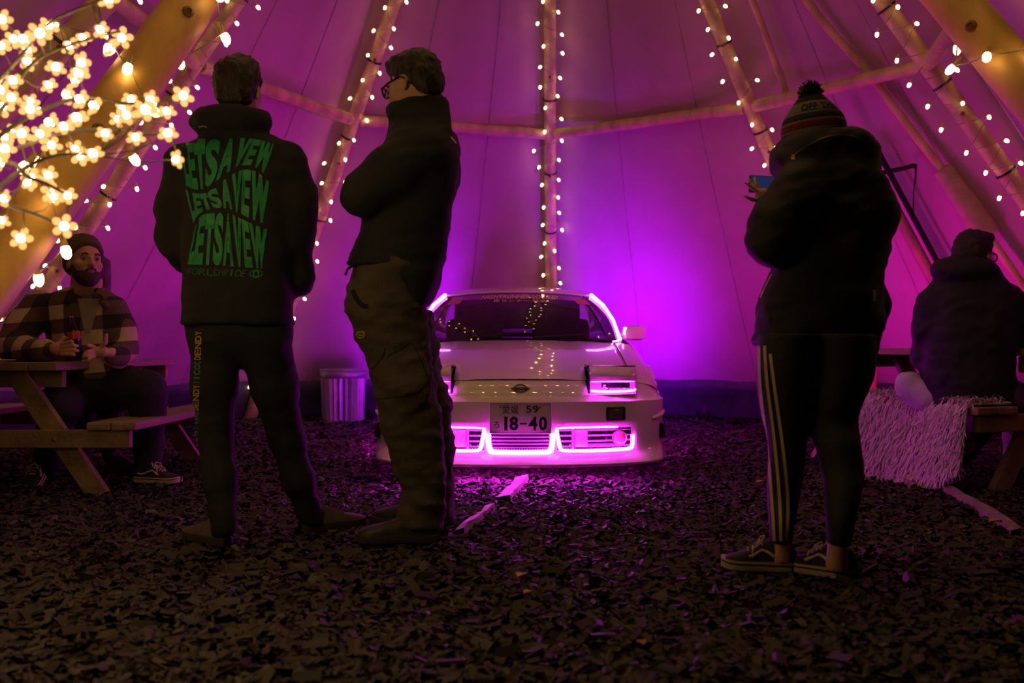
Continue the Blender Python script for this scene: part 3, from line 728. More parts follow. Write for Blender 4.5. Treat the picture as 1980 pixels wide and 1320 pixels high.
for s in (-1, 1):
    cols = []
    for st in list(np.linspace(.104, .40, 8)) + list(np.linspace(.45, 1.42, 20)):
        hp = hood_pt(s * .642, min(st, 1.3)); zA = hp.z - (0 if st <= 1.3 else -.004); k = min(1, st / 1.0)
        ctl = [(.642, zA), (.70, zA - .003), (.760, zA - .018), (.808, zA - .056 - .006 * k), (.838, zA - .125 - .02 * k), (side_w(st) + .004, min(.48, zA - .195)), (.843, .40), (.843, .30), (.840, .22), (.82, .15)]
        pts = catmull(ctl, 4); cols.append([cp(s * p[0], st + yb(p[0], .835) * (1 - st / 1.45) if st < 1.45 else st, p[1]) for p in pts])
    skin('fender', cols, .87)
    def side_col(y):
        w = side_w(y); ctl = [(belt_x(y), belt_z(y)), (w - .055, belt_z(y) - .05), (w - .012, .69), (w, .55), (w, .45), (w - .004, .32), (w - .008, .22), (w - .04, .15)]
        return [cp(s * p[0], y, p[1]) for p in catmull(ctl, 5)]
    skin('door', [side_col(y) for y in np.linspace(1.43, 2.80, 14)], None)
    skin('quarter_panel', [side_col(y) for y in np.linspace(2.81, 4.44, 24)], 3.345)
    MB().box(cp(s * .815, 2.1, .155), (.05, 1.6, .08), None, .015).build('side_skirt', paint, car, True)
    MB().box(cp(s * .835, 2.1, .100), (.024, 1.9, .016), None, .003).build('underglow_strip', emat('underglow_led', (1.0, .01, .9), 120), car)
    # mirror
    mc = cp(s * .815, 1.62, .848); mir = MB().box(mc, (.165, .12, .108), Matrix.Rotation(s * .12, 3, 'Z'), .050).build('door_mirror', paint, car, True)
    MB().tube([cp(s * .70, 1.66, .815), cp(s * .76, 1.64, .825)], [.03, .022], 8).build('mirror_arm', paint, mir, True)
    MB().box(mc + V(s * -.066, -.046, .012), (.022, .018, .055), Matrix.Rotation(s * .12, 3, 'Z'), .005).build('mirror_glow_block', LEDW, mir)  # small emissive violet block on the mirror's inner end
    MB().box(mc + V(0, .05, 0), (.13, .006, .08), Matrix.Rotation(s * .12, 3, 'Z'), .002).build('mirror_glass', chrome, mir)
    # corner lamp outline on the fender nose
    seam = [(.735, .16, .62), (.775, .20, .58), (.79, .26, .535), (.74, .18, .515)]
    MB().tube([hood_pt(s * .639, st) + V(0, 0, .0012) for st in np.linspace(.11, 1.28, 24)], .0028, 5).build('hood_gap', black_trim, car, True)
    # wheels
    for wy in (.87, 3.345):
        wc = cp(s * .735, wy, .302); A = axis_rot((s, 0, 0), (0, 1, 0))
        wh = MB().lathe(wc, [(.215, -.10), (.27, -.105), (.297, -.085), (.302, -.05), (.302, .05), (.297, .085), (.27, .105), (.215, .10), (.21, .06), (.21, -.06), (.215, -.10)], 36, A).build('tyre', rubber, car, True)
        MB().lathe(wc, [(.212, -.09), (.212, .09), (.195, .085), (.19, .0), (.05, -.01), (.001, -.01)], 32, A).build('rim', alloy, wh, True)
        for k in range(5):
            d = A @ V(math.cos(k * 2 * PI / 5), math.sin(k * 2 * PI / 5), 0); MB().beam(wc + V(s * .06, 0, 0) + d * .03, wc + V(s * .07, 0, 0) + d * .20, .045, .02, up=(s, 0, 0)).build('spoke', alloy, wh)
        MB().lathe(wc, [(.12, .02), (.12, .035), (.001, .035)], 20, A).build('brake_disc', chrome, wh, True)
    MB().tube([cp(s * .70, .87 + .315 * math.cos(a), .285 + .30 * math.sin(a)) for a in np.linspace(-.1, PI + .1, 14)], .02, 8, flat=1.0).build('arch_liner', black_trim, car, True)
# --- greenhouse
def ws(u, v, off=0.0):
    xb_, xt_ = .69, .535; x = u * (xb_ + (xt_ - xb_) * v + .028 * math.sin(PI * v)); y = (1.285 + .20 * u * u) * (1 - v) + (2.02 + .08 * u * u) * v - .02 * math.sin(PI * v); z = (.796 - .012 * u * u) * (1 - v) + (1.155 - .024 * u * u) * v + .028 * math.sin(PI * v)
    return cp(x, y - off * .45, z + off * .9)
MB().grid([[ws(u, v) for u in np.linspace(-1, 1, 25)] for v in np.linspace(0, 1, 14)]).build('windscreen', windsh, car, True, autos=False)
MB().grid([[ws(u, v, -.003) for u in np.linspace(-1, 1, 25)] for v in (0, .035)]).build('lower_glass_band', gloss_black, car, True, autos=False)
MB().grid([[ws(u, v, -.003) for u in np.linspace(-1, 1, 25)] for v in (.955, 1.0)]).build('upper_glass_band', gloss_black, car, True, autos=False)
MB().grid([[ws(u, -.02, -.0) + V(0, d, dz) for u in np.linspace(-1.04, 1.04, 25)] for d, dz in ((-.035, -.012), (.0, -.012), (.05, -.02))]).build('cowl', black_trim, car, True, autos=False)
for s in (-1, 1):
    for nm, u0 in (('wiper_arm', .75), ): 
        a = ws(-.15 + s * .30, .0, .018); b = ws(-.15 + s * .30 + .52, .06, .018); MB().tube([a, a.lerp(b, .5), b], .006, 6).build(nm, black_trim, car, True)
    MB().grid([[ws(s * 1.0, v), ws(s * 1.035, v, -.004), ws(s * 1.06, v) + V(0, .03, -.012)] for v in np.linspace(-.01, 1.0, 14)]).build('front_pillar', paint, car, True, autos=False, solid=.006)
    led_run([ws(s * 1.022, v, .014) for v in (.985, .85, .7, .5, .3, .12, .01)], .0125, 'pillar_led_tube', bead=.5, m=LEDW)
    led_run([ws(s * 1.015, .005, .012), ws(s * .99, -.012, .014), ws(s * .94, -.03, .014)], .006, 'cowl_led_reflection', bead=.5, m=LEDW)  # glowing tube in place of the pillar LED's reflection on the hood
    # side glass, door frame, rear pillar
    def sg(y, v): 
        xr, zr = .545 + .0 * y, 1.128 + .03 * math.sin((y - 2.0) * 1.3); yy = y + (0 if y > 2.1 else (2.1 - y) * v * .95)
        return cp(s * (belt_x(y) - .01 + (xr - belt_x(y)) * v + .02 * math.sin(PI * v)), yy, belt_z(y) + (zr - belt_z(y)) * v)
    MB().grid([[sg(y, v) for v in np.linspace(0, 1, 8)] for y in np.linspace(1.46, 2.78, 12)]).build('side_window', windsh, car, True, autos=False)
    MB().grid([[sg(y, v) for v in np.linspace(0, 1, 8)] for y in np.linspace(2.78, 2.90, 3)]).build('middle_pillar', black_trim, car, True, autos=False)
    MB().grid([[sg(y, v) if y < 3.0 else sg(y, v * max(.15, (4.1 - y) / 1.1)) for v in np.linspace(0, 1, 8)] for y in np.linspace(2.90, 4.05, 12)]).build('rear_pillar', paint, car, True, autos=False, solid=.004)
ZR = lambda y: 1.155 + .055 * math.sin(PI * (y - 2.02) / 1.35) ** .8 if 2.02 < y < 3.3 else 1.15
def roofp(u, y): return cp(u * .55, y + .08 * u * u * max(0, (3.0 - y)), (1.157 + .075 * math.sin(PI * min(1, max(0, (y - 2.02) / 1.45)))) - (.024 + .01 * (y - 2)) * u * u)
MB().grid([[roofp(u, y) for u in np.linspace(-1, 1, 21)] for y in np.linspace(2.025, 3.1, 16)]).build('roof', paint, car, True, autos=False, solid=.006)
MB().grid([[cp(u * (.53 + .08 * v), 3.1 + 1.0 * v, 1.165 - .025 * u * u - .265 * v ** 1.15) for u in np.linspace(-1, 1, 15)] for v in np.linspace(0, 1, 10)]).build('rear_window', glassmat('tinted_glass', (.30, .26, .34), 1.0, 1.5), car, True, autos=False)
MB().grid([[cp(u * .62, 4.1 + .36 * v - .06 * u * u, .895 + .02 * v) for u in np.linspace(-1, 1, 15)] for v in np.linspace(0, 1, 4)]).build('boot_lid', paint, car, True, solid=.006)
tail = MB().grid([[cp(u * (.62 + .12 * math.sin(PI * v)), 4.46 - .10 * abs(u) ** 3, .91 - .72 * v) for u in np.linspace(-1, 1, 15)] for v in np.linspace(0, 1, 8)]).build('tail_panel', paint, car, True, solid=.006)
for s in (-1, 1): MB().box(cp(s * .42, 4.47, .68), (.34, .03, .11), None, .01).build('tail_lamp', mat('tail_red', (.3, .01, .01), .15, coat=1), tail, True)
MB().box(cp(0, 4.38, .99), (1.25, .16, .025), None, .01).build('rear_spoiler', paint, car, True)
for s in (-1, 1): MB().box(cp(s * .5, 4.38, .94), (.03, .10, .09), None, .006).build('spoiler_post', paint, car, True)
MB().box(cp(0, 2.3, .17), (1.5, 3.9, .05)).build('floor_pan', black_trim, car)
# --- cabin
MB().box(cp(0, 1.62, .70), (1.32, .42, .17), None, .05).build('dashboard', dark_int, car, True)
MB().box(cp(0, 1.2, .62), (1.36, .5, .12)).build('bulkhead', dark_int, car)
for sx in (-.35, .35):
    st = MB().box(cp(sx, 2.32, .42), (.48, .50, .16), None, .05).build('cabin_seat', dark_int, car, True)
    MB().box(cp(sx, 2.62, .70), (.46, .15, .56), Matrix.Rotation(-.22, 3, 'X'), .06).build('seat_back', dark_int, st, True)
    MB().box(cp(sx, 2.70, 1.01), (.25, .11, .14), Matrix.Rotation(-.15, 3, 'X'), .045).build('headrest', dark_int, st, True)
MB().box(cp(0, 3.3, .62), (1.2, .5, .35), None, .06).build('rear_bench', dark_int, car, True)
MB().box(cp(0, 3.75, .86), (1.15, .7, .03)).build('parcel_shelf', dark_int, car)
sw = [cp(-.35, 1.93, .74) + axis_rot((0, -.85, .5)) @ V(math.cos(a) * .18, math.sin(a) * .18, 0) for a in np.linspace(0, 2 * PI, 25)[:-1]]
MB().tube(sw, .013, 8, closed=True).build('steering_wheel', black_trim, car, True)
MB().box(cp(-.02, 1.98, 1.065), (.24, .035, .06), None, .014).build('rear_view_mirror', black_trim, car, True)
# --- stickers and screen lettering
def text_on(text, fn, w, h, m, name, parent, bold=0.0, shear=0.0, spacing=1.0, off=.003, cuts=1):
    vs, fs = glyph_mesh(text, bold, cuts, shear, spacing)
    if not len(vs): return None
    lo = vs.min(0); hi = vs.max(0); P = [fn((v[0] - lo[0]) / max(hi[0] - lo[0], 1e-6), (v[1] - lo[1]) / max(hi[1] - lo[1], 1e-6)) for v in vs]
    return mk(name, np.array([tuple(p) for p in P]), [tuple(f) for f in fs], m, parent, False)
orange = mat('orange_vinyl', (.95, .50, .30), .5, var=.05)
text_on('NIGHTRUNNER SOCIETY', lambda a, b: ws(-.475 + a * 1.01, .795 + .115 * b, .004), 0, 0, orange, 'screen_banner_lettering', car, .008, .18)
text_on('夜ランナー 社会', lambda a, b: ws(-.31 + a * .66, .705 + .070 * b, .004), 0, 0, mat('gold_vinyl', (.95, .72, .30), .5, var=.05), 'screen_kana_lettering', car, .006)
for s in (-1, 1):
    MB().grid([[ws(s * u, v, .004) for u in (.71, .77, .83, .865)] for v in (.69, .74, .80, .86)]).build('screen_sticker', mat('pink_sticker', (.65, .12, .25), .5), car, True)
# --- emblem
ec = bsurf(0, .520, .006); ex, ez = V(1, 0, 0), V(0, .55, .83).normalized()
em = MB().tube([ec + ex * (math.cos(a) * .036) + ez * (math.sin(a) * .024) for a in np.linspace(0, 2 * PI, 25)[:-1]], .0042, 8, closed=True).build('nose_emblem', chrome, car, True)
MB().add([ec + ex * a + ez * b + V(0, -.006, 0) for a, b in [(-.052, 0), (-.038, .008), (.038, .008), (.052, 0), (.038, -.008), (-.038, -.008)]], [(5, 4, 3, 2, 1, 0)]).build('emblem_bar', mat('emblem_dark', (.03, .03, .03), .3, .5), em, solid=.004)
# --- number plate
pl0 = cp(0, -.012, .362); tilt = Matrix.Rotation(.06, 3, 'X')
def plp(x, z, o=0): return pl0 + tilt @ V(x, -.010 - o, z)
plate = MB().box(pl0, (.338, .012, .168), tilt, .005).build('number_plate', mat('plate_white', (.62, .55, .52), .45, var=.04), car, True)
MB().tube([plp(x, z, -.003) for x, z in [(-.166, -.081), (.166, -.081), (.166, .081), (-.166, .081)]], .0028, 6, closed=True).build('plate_rim', mat('plate_rim', (.16, .12, .13), .5), plate, True)
pgreen = mat('plate_ink', (.012, .018, .020), .5, var=.05)
def plate_text(t, x0, x1, z0, z1, bold, cuts=0): return text_on(t, lambda a, b: plp(x0 + (x1 - x0) * a, z0 + (z1 - z0) * b, .0), 0, 0, pgreen, 'plate_characters', plate, bold, cuts=cuts)
plate_text('愛', -.098, -.057, .026, .072, .0); plate_text('媛', -.051, -.010, .026, .072, .0); plate_text('59', .030, .098, .030, .070, .010)
plate_text('1', -.088, -.070, -.066, .010, .035); plate_text('8', -.060, -.012, -.066, .010, .035); plate_text('4', .044, .092, -.066, .010, .035); plate_text('0', .100, .144, -.066, .010, .035)
MB().add([plp(x, z) for x, z in [(-.004, -.024), (.034, -.024), (.034, -.034), (-.004, -.034)]], [(3, 2, 1, 0)]).build('plate_characters', pgreen, plate)
plate_text('ろ', -.146, -.114, -.052, -.018, .006)
for x in (-.108, .106): MB().lathe(plp(x, .062), [(.005, 0), (.004, .002), (.001, .002)], 10, axis_rot((0, -1, 0))).build('plate_bolt', pgreen, plate, True)
# ------------------------------------------------------------------ people
skinm = mat('skin', (.50, .28, .17), .5, var=.10, scale=14, bump=.05, bscale=200)
hairm = mat('dark_hair', (.018, .012, .009), .55, var=.4, scale=60, bump=.6, bscale=120, stretch=(1, 1, .25))
blackcloth = mat('black_cotton', (.008, .009, .012), .88, var=.2, scale=30, bump=.35, bscale=300)
navycloth = mat('navy_shell', (.009, .011, .017), .7, var=.2, scale=30, bump=.3, bscale=260)
softshell = mat('black_softshell', (.007, .009, .012), .8, var=.2, scale=30, bump=.3, bscale=260)
denim = mat('black_denim', (.008, .009, .014), .85, var=.3, scale=40, bump=.4, bscale=400)
khaki = mat('olive_workwear', (.072, .060, .042), .85, var=.18, scale=14, bump=.45, bscale=260)
eyew = mat('eye_white', (.28, .24, .21), .2, var=.02); eyed = mat('eye_iris', (.04, .03, .02), .1)
shoeblk = mat('shoe_canvas', (.012, .012, .015), .75, var=.2, bump=.3, bscale=400)
solewht = mat('sole_rubber', (.55, .46, .34), .55, var=.1)
lacewht = mat('lace_cotton', (.62, .50, .38), .8, var=.1)
shoetan = mat('shoe_tan', (.10, .075, .06), .75, var=.2, bump=.3)
def bvh_of(o):
    bm = bmesh.new(); bm.from_mesh(o.data); bm.transform(Matrix.Translation(ORG[o.name])); t = BVHTree.FromBMesh(bm); bm.free(); return t
CAMP = Vector((0, 0, CAMH))
def hit(t, x, y, off=.003, org=CAMP, fb=4.0):
    d = (at(x, y, 1.0) - CAMP).normalized(); r = t.ray_cast(CAMP, d)
    if r[0] is not None: return r[0] - d * off
    for k in range(1, 15):                                  # just off the outline: slide back onto the cloth
        for sg in (1, -1):
            d = (at(x + sg * k * 1.5, y, 1.0) - CAMP).normalized(); r = t.ray_cast(CAMP, d)
            if r[0] is not None: return r[0] - d * off
    return CAMP + d * fb
def rows(tab, d0, ry, dy=0.0, cy=None):
    """(py, px_left, px_right[, ry[, dy]]) -> loft slices at distance d0"""
    out = []
    for t in tab:
        d = d0 + (t[4] if len(t) > 4 else dy); a = at(t[1], t[0], d); b = at(t[2], t[0], d)
        out.append((a.z, (a.x + b.x) / 2, d, abs(b.x - a.x) / 2, t[3] if len(t) > 3 else ry))
    return out
def head_frame(fwd, up=(0, 0, 1)):
    f = Vector(fwd).normalized(); u = Vector(up); u = (u - f * u.dot(f)).normalized(); r = f.cross(u); return Matrix((r, f, u)).transposed()
def add_head(S, c, H, sc=1.0, neck_to=None):
    def p(x, y, z): return Vector(c) + H @ V(x, y, z) * sc
    R = np.array(H); e = lambda q, r, k=.02, op='u': S.ell(p(*q), [a * sc for a in r], k, op, R)
    e((0, -.015, .035), (.076, .095, .082)); e((0, .030, -.028), (.062, .060, .088), .03); e((0, .052, -.088), (.036, .032, .028), .03)
    S.cap(p(-.036, .080, .026), p(.036, .080, .026), .011 * sc, .011 * sc, .015)
    for s in (-1, 1):
        e((s * .032, .100, .008), (.017, .014, .011), .012, 's')
        e((s * .046, .060, -.022), (.020, .022, .018), .02)
        e((s * .077, -.006, -.008), (.010, .020, .031), .006); e((s * .086, .000, -.006), (.005, .011, .018), .004, 's')
    S.cap(p(0, .088, .016), p(0, .108, -.020), .008 * sc, .0125 * sc, .012); 
    for s in (-1, 1): e((s * .011, .098, -.025), (.009, .010, .008), .008)
    e((0, .086, -.050), (.023, .011, .006), .006); e((0, .085, -.061), (.020, .011, .007), .006); S.cap(p(-.020, .097, -.0555), p(.020, .097, -.0555), .0025, .0025, .004, 's')
    if neck_to is not None: S.cap(p(0, -.025, -.06), neck_to, .056 * sc, .062 * sc, .03)
    return p
def eyes(p, parent, sc=1.0, H=None):
    for s in (-1, 1):
        e = MB().ball(p(s * .032, .083, .008), .0118 * sc, 14, 10).build('eye', eyew, parent, True); MB().ball(p(s * .032 + .002, .0925, .008), .0052 * sc, 12, 8).build('iris', eyed, e, True)
        MB().tube([p(s * .046, .088, .026), p(s * .032, .096, .032), p(s * .016, .096, .027)], [.003, .005, .004], 6).build('eyebrow', hairm, parent, True)
def glasses(p, parent, sc=1.0):
    m = mat('spectacle_frame', (.006, .006, .007), .3, var=.05); g = None
    for s in (-1, 1):
        ring = [p(s * (.034 + .027 * math.cos(a)), .112 - .012 * abs(math.cos(a)) * (1 if math.cos(a) * s * s > 0 else .2), .006 + .020 * math.sin(a)) for a in np.linspace(0, 2 * PI, 21)[:-1]]
        o = MB().tube(ring, .0032 * sc, 6, closed=True).build('spectacle_rim', m, parent, True)
        MB().add(ring, [tuple(range(20))]).build('spectacle_lens', lensm, o, False)
        MB().tube([p(s * .062, .100, .012), p(s * .080, .05, .014), p(s * .084, -.005, .016), p(s * .083, -.022, .002)], [.004, .004, .003, .003], 6).build('spectacle_temple', m, parent, True)
    MB().tube([p(-.008, .114, .010), p(0, .116, .013), p(.008, .114, .010)], .003, 6).build('spectacle_bridge', m, parent, True)
def finger(S, base, pts, r0=.0095, r1=.0075, k=.006):
    P = [Vector(base)] + [Vector(q) for q in pts]; n = len(P)
    S.chain(P, [r0 + (r1 - r0) * i / (n - 1) for i in range(n)], k)
def shoe(parent, heel, dirn, L=.28, style='skate', pitch=0.0, roll=0.0, wide=1.0, tag_label=None):
    """heel: ground point under the heel, dirn: horizontal toe direction"""
    d = Vector((dirn[0], dirn[1], 0)); d.normalize(); lat = Vector((-d.y, d.x, 0)); up = Vector((0, 0, 1))
    Rp = Matrix.Rotation(pitch, 3, lat); d = Rp @ d; up = Rp @ up; h0 = Vector(heel) + V(0, 0, .028)
    def p(x, y, z): return h0 + d * (x * L) + lat * y * wide + up * z
    wid = lambda u: float(np.interp(u, [0, .04, .12, .3, .5, .7, .85, .94, .985, 1.0], [.012, .026, .033, .034, .038, .046, .044, .034, .018, .003]))
    boot = style == 'boot'
    hgt = lambda u: float(np.interp(u, [0, .05, .15, .3, .42, .55, .7, .85, .95, 1.0], [.060, .092, .098, .098, .088, .072, .056, .046, .036, .012] if not boot else [.055, .085, .092, .095, .092, .082, .068, .058, .048, .014]))
    us = [0, .015, .04, .08, .14, .22, .3, .38, .46, .54, .62, .70, .78, .86, .92, .96, .985, 1.0]
    # sole
    sh = .030 if style == 'skate' else .028; ro = []
    for u in us:
        w = wid(u) + .004; z = .008 * max(0, (u - .8) / .2) ** 2
        ro.append([p(u, -w + .003, z), p(u, -w, z + .006), p(u, -w, z + sh), p(u, w, z + sh), p(u, w, z + .006), p(u, w - .003, z), p(u, -w + .003, z)])
    up_m = {'skate': shoeblk, 'tan': shoetan, 'boot': mat('boot_leather', (.012, .011, .010), .5, bump=.3)}[style]
    U = []
    for u in us:
        w = wid(u); h = max(hgt(u), sh + .002); row = []
        for k in range(11):
            a = PI * k / 10; c = math.cos(a); sn = math.sin(a); row.append(p(u, -c * w * (1 - .35 * sn * (h > .07)), sh * .8 + (h - sh * .8) * sn ** .55))
        U.append(row)
    sh_o = MB().grid(U).build('shoe' if not boot else 'boot', up_m, parent, True, autos=False, label=tag_label)
    MB().grid(ro).build('sole', solewht if style == 'skate' else mat('dark_sole', (.05, .04, .03), .7), sh_o, True)
    if style == 'skate':
        ln = MB()
        for s in (-1, 1): ln.tube([p(u, s * (wid(u) + .005), .021 + .008 * max(0, (u - .8) / .2) ** 2) for u in us[1:-1]], .0022, 5)
        ln.build('foxing_line', shoeblk, sh_o, True)
        for s in (-1, 1):       # wavy side stripe
            pts = []
            for u, z in [(.14, .050), (.22, .046), (.30, .050), (.38, .062), (.45, .066), (.52, .056), (.58, .047), (.62, .046)]:
                w = wid(u); h = hgt(u); zz = min(.98, max(.02, (z - sh * .8) / (h - sh * .8))); sn = zz ** (1 / .55); c = math.sqrt(max(0, 1 - sn * sn)); pts.append(p(u, s * (c * w * (1 - .35 * sn * (h > .07)) + .0015), z))
            MB().tube(pts, [.004, .005, .005, .005, .005, .005, .006, .004], 6).build('side_stripe', solewht, sh_o, True)
    if not boot:
        lc = MB()
        for i, u in enumerate((.45, .51, .57, .63)):
            w = wid(u) * .45; z = hgt(u) + .002; lc.tube([p(u, -w, z - .006), p(u + .01, 0, z + .002), p(u, w, z - .006)], .0026, 5)
        for s in (-1, 1):
            z = hgt(.44); lc.tube([p(.44, 0, z + .004), p(.42, s * .020, z + .020), p(.47, s * .040, z + .012), p(.52, s * .036, z - .008), p(.47, s * .012, z + .002)], .0024, 5)
            lc.tube([p(.44, 0, z + .004), p(.50, s * .018, z + .004), p(.56, s * .034, z - .012), p(.58, s * .042, z - .028)], .0022, 5)
        lc.build('laces', lacewht if style == 'skate' else mat('dark_lace', (.08, .06, .05), .8), sh_o, True)
    return sh_o
def strip_on(t, pix, w, name, m, parent, off=.003):
    """a ribbon lying on a surface, following photograph pixels"""
    P = [np.array(q) for q in catmull(pix, 6)]; R_ = []
    for i, q in enumerate(P):
        tn = P[min(i + 1, len(P) - 1)] - P[max(i - 1, 0)]; tn = tn / max(np.linalg.norm(tn), 1e-6); n = np.array([-tn[1], tn[0]])
        R_.append([hit(t, *(q - n * w / 2), off), hit(t, *q, off), hit(t, *(q + n * w / 2), off)])
    return MB().grid(R_).build(name, m, parent, True, autos=False)
def warped_text(t, text, top, bot, name, m, parent, bold=.085, cuts=2, gap=.03, weights=None, outline=False, off=.004):
    """letters stretched between two pixel curves and laid on the surface"""
    mb = MB(); T = np.array(catmull(top, 8)); B = np.array(catmull(bot, 8)); tu = np.linspace(0, 1, len(T)); bu = np.linspace(0, 1, len(B))
    wts = weights or [1.0] * len(text); tot = sum(wts); u0 = 0
    for ch, wt in zip(text, wts):
        w = wt / tot; vs, fs = glyph_mesh(ch, bold * (.55 if ch in 'SEA' else 1), cuts); lo = vs.min(0); hi = vs.max(0); P = []
        for v in vs:
            a = (v[0] - lo[0]) / (hi[0] - lo[0]); a = a if ch not in 'I1' else .36 + .28 * a; b = (v[1] - lo[1]) / (hi[1] - lo[1]); u = u0 + w * (gap / 2 + a * (1 - gap))
            tp = np.array([np.interp(u, tu, T[:, i]) for i in (0, 1)]); bt = np.array([np.interp(u, bu, B[:, i]) for i in (0, 1)]); q = bt + (tp - bt) * b
            P.append(hit(t, q[0], q[1], off))
        mb.add(P, fs); u0 += w
    return mb.build(name, m, parent, False)

# ---------- 1: man in the printed hoodie, back to the viewer
d0 = 3.75; s_ = F / d0; r_ = lambda px: px / s_
def A(x, y, dy=0.0): return at(x, y, d0 + dy)
fl, fr = ground_at(440, 1070), ground_at(590, 1041)
pr = thing('person', 'standing person in a black hooded sweatshirt with green wavy lettering on the back', 'person', (A(460, 1050).x, d0, 0))
H = head_frame((.05, 1, -.06)); hc = A(462, 178)
aL = at(432, 1015, fl.y + .02); aR = at(600, 990, fr.y + .02)
S = SDF((-1.35, 3.4, .05), (-.70, 4.3, 1.90), .0085)
p1 = add_head(S, hc, H, 1.02, A(462, 262))
S.ell(A(460, 400), (.17, .10, .30), .05); S.cap(A(420, 300), A(500, 300), .06, .06, .05)
for side, el, wr in ((350, (340, 460, 0), (372, 515, .12)), (565, (573, 440, .02), (577, 540, .05))):
    S.chain([A(side, 305), A(*el), A(*wr)], [.05, .042, .03], .03)
S.chain([A(412, 640), A(414, 835, .0), aL], [.06, .036, .026], .04); S.chain([A(512, 640), A(553, 845, .12), at(578, 930, aR.y - .04), aR], [.06, .036, .03, .026], .03)
body = S.build('body', skinm, pr)
S = SDF((-1.25, 3.5, 1.3), (-.80, 4.05, 1.95), .006)     # hair
Rn = np.array(H)
S.ell(p1(0, -.022, .040), (.086, .100, .088), .01, rot=Rn); S.ell(p1(0, -.06, -.01), (.074, .062, .075), .02, rot=Rn)
S.ell(p1(.0, .02, .095), (.070, .075, .045), .02, rot=Rn); S.ell(p1(0, .09, -.07), (.10, .075, .10), .01, 's', rot=Rn)
S.build('hair', hairm, pr, fold=(.010, 40, 40, 1.3))
S = SDF((-1.55, 3.3, .75), (-.55, 4.2, 1.65), .011)      # hooded sweatshirt
S.loft(rows([(258, 418, 508, .07), (270, 384, 542, .10), (290, 354, 567, .12), (330, 345, 574, .135), (420, 350, 570, .145), (520, 356, 565, .15), (600, 355, 566, .155), (629, 354, 567, .155)], d0, .14), .02, p=2.4)
S.chain([A(360, 318), A(339, 400, -.01), A(340, 466, .02), A(376, 515, .17)], [r_(40), r_(36), r_(34), r_(27)], .035)
S.chain([A(556, 320), A(573, 390, .0), A(572, 450, .02), A(579, 535, .06), A(578, 550, .07)], [r_(42), r_(37), r_(34), r_(25), r_(22)], .035)
S.cap(A(398, 240, -.02), A(500, 238, -.02), r_(27), r_(27), .02); S.ell(A(448, 232, -.03), (r_(74), .14, r_(34)), .02)
S.ell(A(456, 208, .06), (r_(42), .085, r_(26)), .015, 's')
hood = S.build('hooded_sweatshirt', blackcloth, pr, fold=(.013, 7.5, 11, 3.1))
gt = bvh_of(hood); green = mat('green_print', (.006, .22, .065), .6, var=.25, scale=40)
wt = [.75, .85, .9, 1.0, 1.1, 1.05, .85, 1.5]
warped_text(gt, 'LETSAVEW', [(351, 281), (372, 270), (420, 268), (470, 267), (505, 271), (530, 278)], [(359, 358), (374, 365), (390, 366), (404, 360), (431, 340), (454, 324), (474, 319), (495, 324), (517, 341)], 'printed_lettering', green, hood, weights=wt)
warped_text(gt, 'LETSAVEW', [(358, 366), (376, 373), (392, 374), (406, 368), (433, 348), (456, 333), (475, 328), (498, 333), (521, 352)], [(374, 432), (384, 414), (408, 404), (431, 402), (449, 406), (467, 414), (488, 424), (516, 434)], 'printed_lettering', green, hood, weights=wt)
warped_text(gt, 'LETSAVEW', [(378, 436), (390, 416), (412, 412), (432, 411), (449, 415), (467, 423), (488, 433), (517, 444)], [(362, 511), (400, 512), (440, 514), (480, 517), (511, 520)], 'printed_lettering', green, hood, weights=wt)
dimg = mat('dim_green_print', (.02, .12, .05), .7)
warped_text(gt, 'WORLDWIDE', [(364, 517), (420, 520), (478, 522)], [(360, 531), (420, 533), (472, 535)], 'printed_lettering', dimg, hood, bold=.0, gap=.12)
ring = [(495 + 12 * math.cos(a), 529 + 7 * math.sin(a)) for a in np.linspace(0, 2 * PI, 17)]; strip_on(gt, ring, 2.5, 'printed_eye', dimg, hood)
strip_on(gt, [(495 + 5 * math.cos(a), 529 + 6 * math.sin(a)) for a in np.linspace(0, 2 * PI, 13)], 3.0, 'printed_eye', green, hood)
strip_on(gt, [(384, 246), (392, 244), (400, 246)], 2.5, 'hood_tag', mat('tag_gold', (.4, .3, .12), .5), hood)
S = SDF((-1.35, 3.4, .05), (-.65, 4.4, .98), .010)       # trousers
S.ell(A(460, 620), (r_(103), .13, .16), .03)
S.chain([A(415, 655), A(414, 745), A(415, 835, .0), at(426, 930, (d0 + aL.y) / 2), at(432, 1020, aL.y)], [r_(47), r_(41), r_(33), r_(29), r_(24)], .04)
S.chain([A(511, 655), A(531, 750, .06), A(553, 845, .12), at(578, 930, aR.y - .04), at(601, 1000, aR.y)], [r_(52), r_(43), r_(33), r_(29), r_(25)], .04)
tr = S.build('trousers', denim, pr, fold=(.008, 9, 16, 5.2))
tt = bvh_of(tr); yel = mat('yellow_print', (.42, .30, .06), .6); teal = mat('teal_print', (.05, .22, .20), .6)
for word, (ya, yb_), m_ in (('DENDY', (640, 696), yel), ('IICOC', (698, 742), teal), ('DENDY', (744, 794), yel), ('RIIRE', (796, 838), teal), ('XLY', (838, 862), yel)):
    f_ = lambda y: 380 - (y - 640) * .040; warped_text(tt, word, [(f_(yb_) - 2, yb_), (f_(ya) - 2, ya)], [(f_(yb_) + 10, yb_), (f_(ya) + 10, ya)], 'leg_print', m_, tr, bold=.02, cuts=1, gap=.1)
shoe(pr, fl, (-.72, .69), .285, 'tan'); shoe(pr, fr + V(-.02, 0, 0), (.80, .60), .285, 'tan')

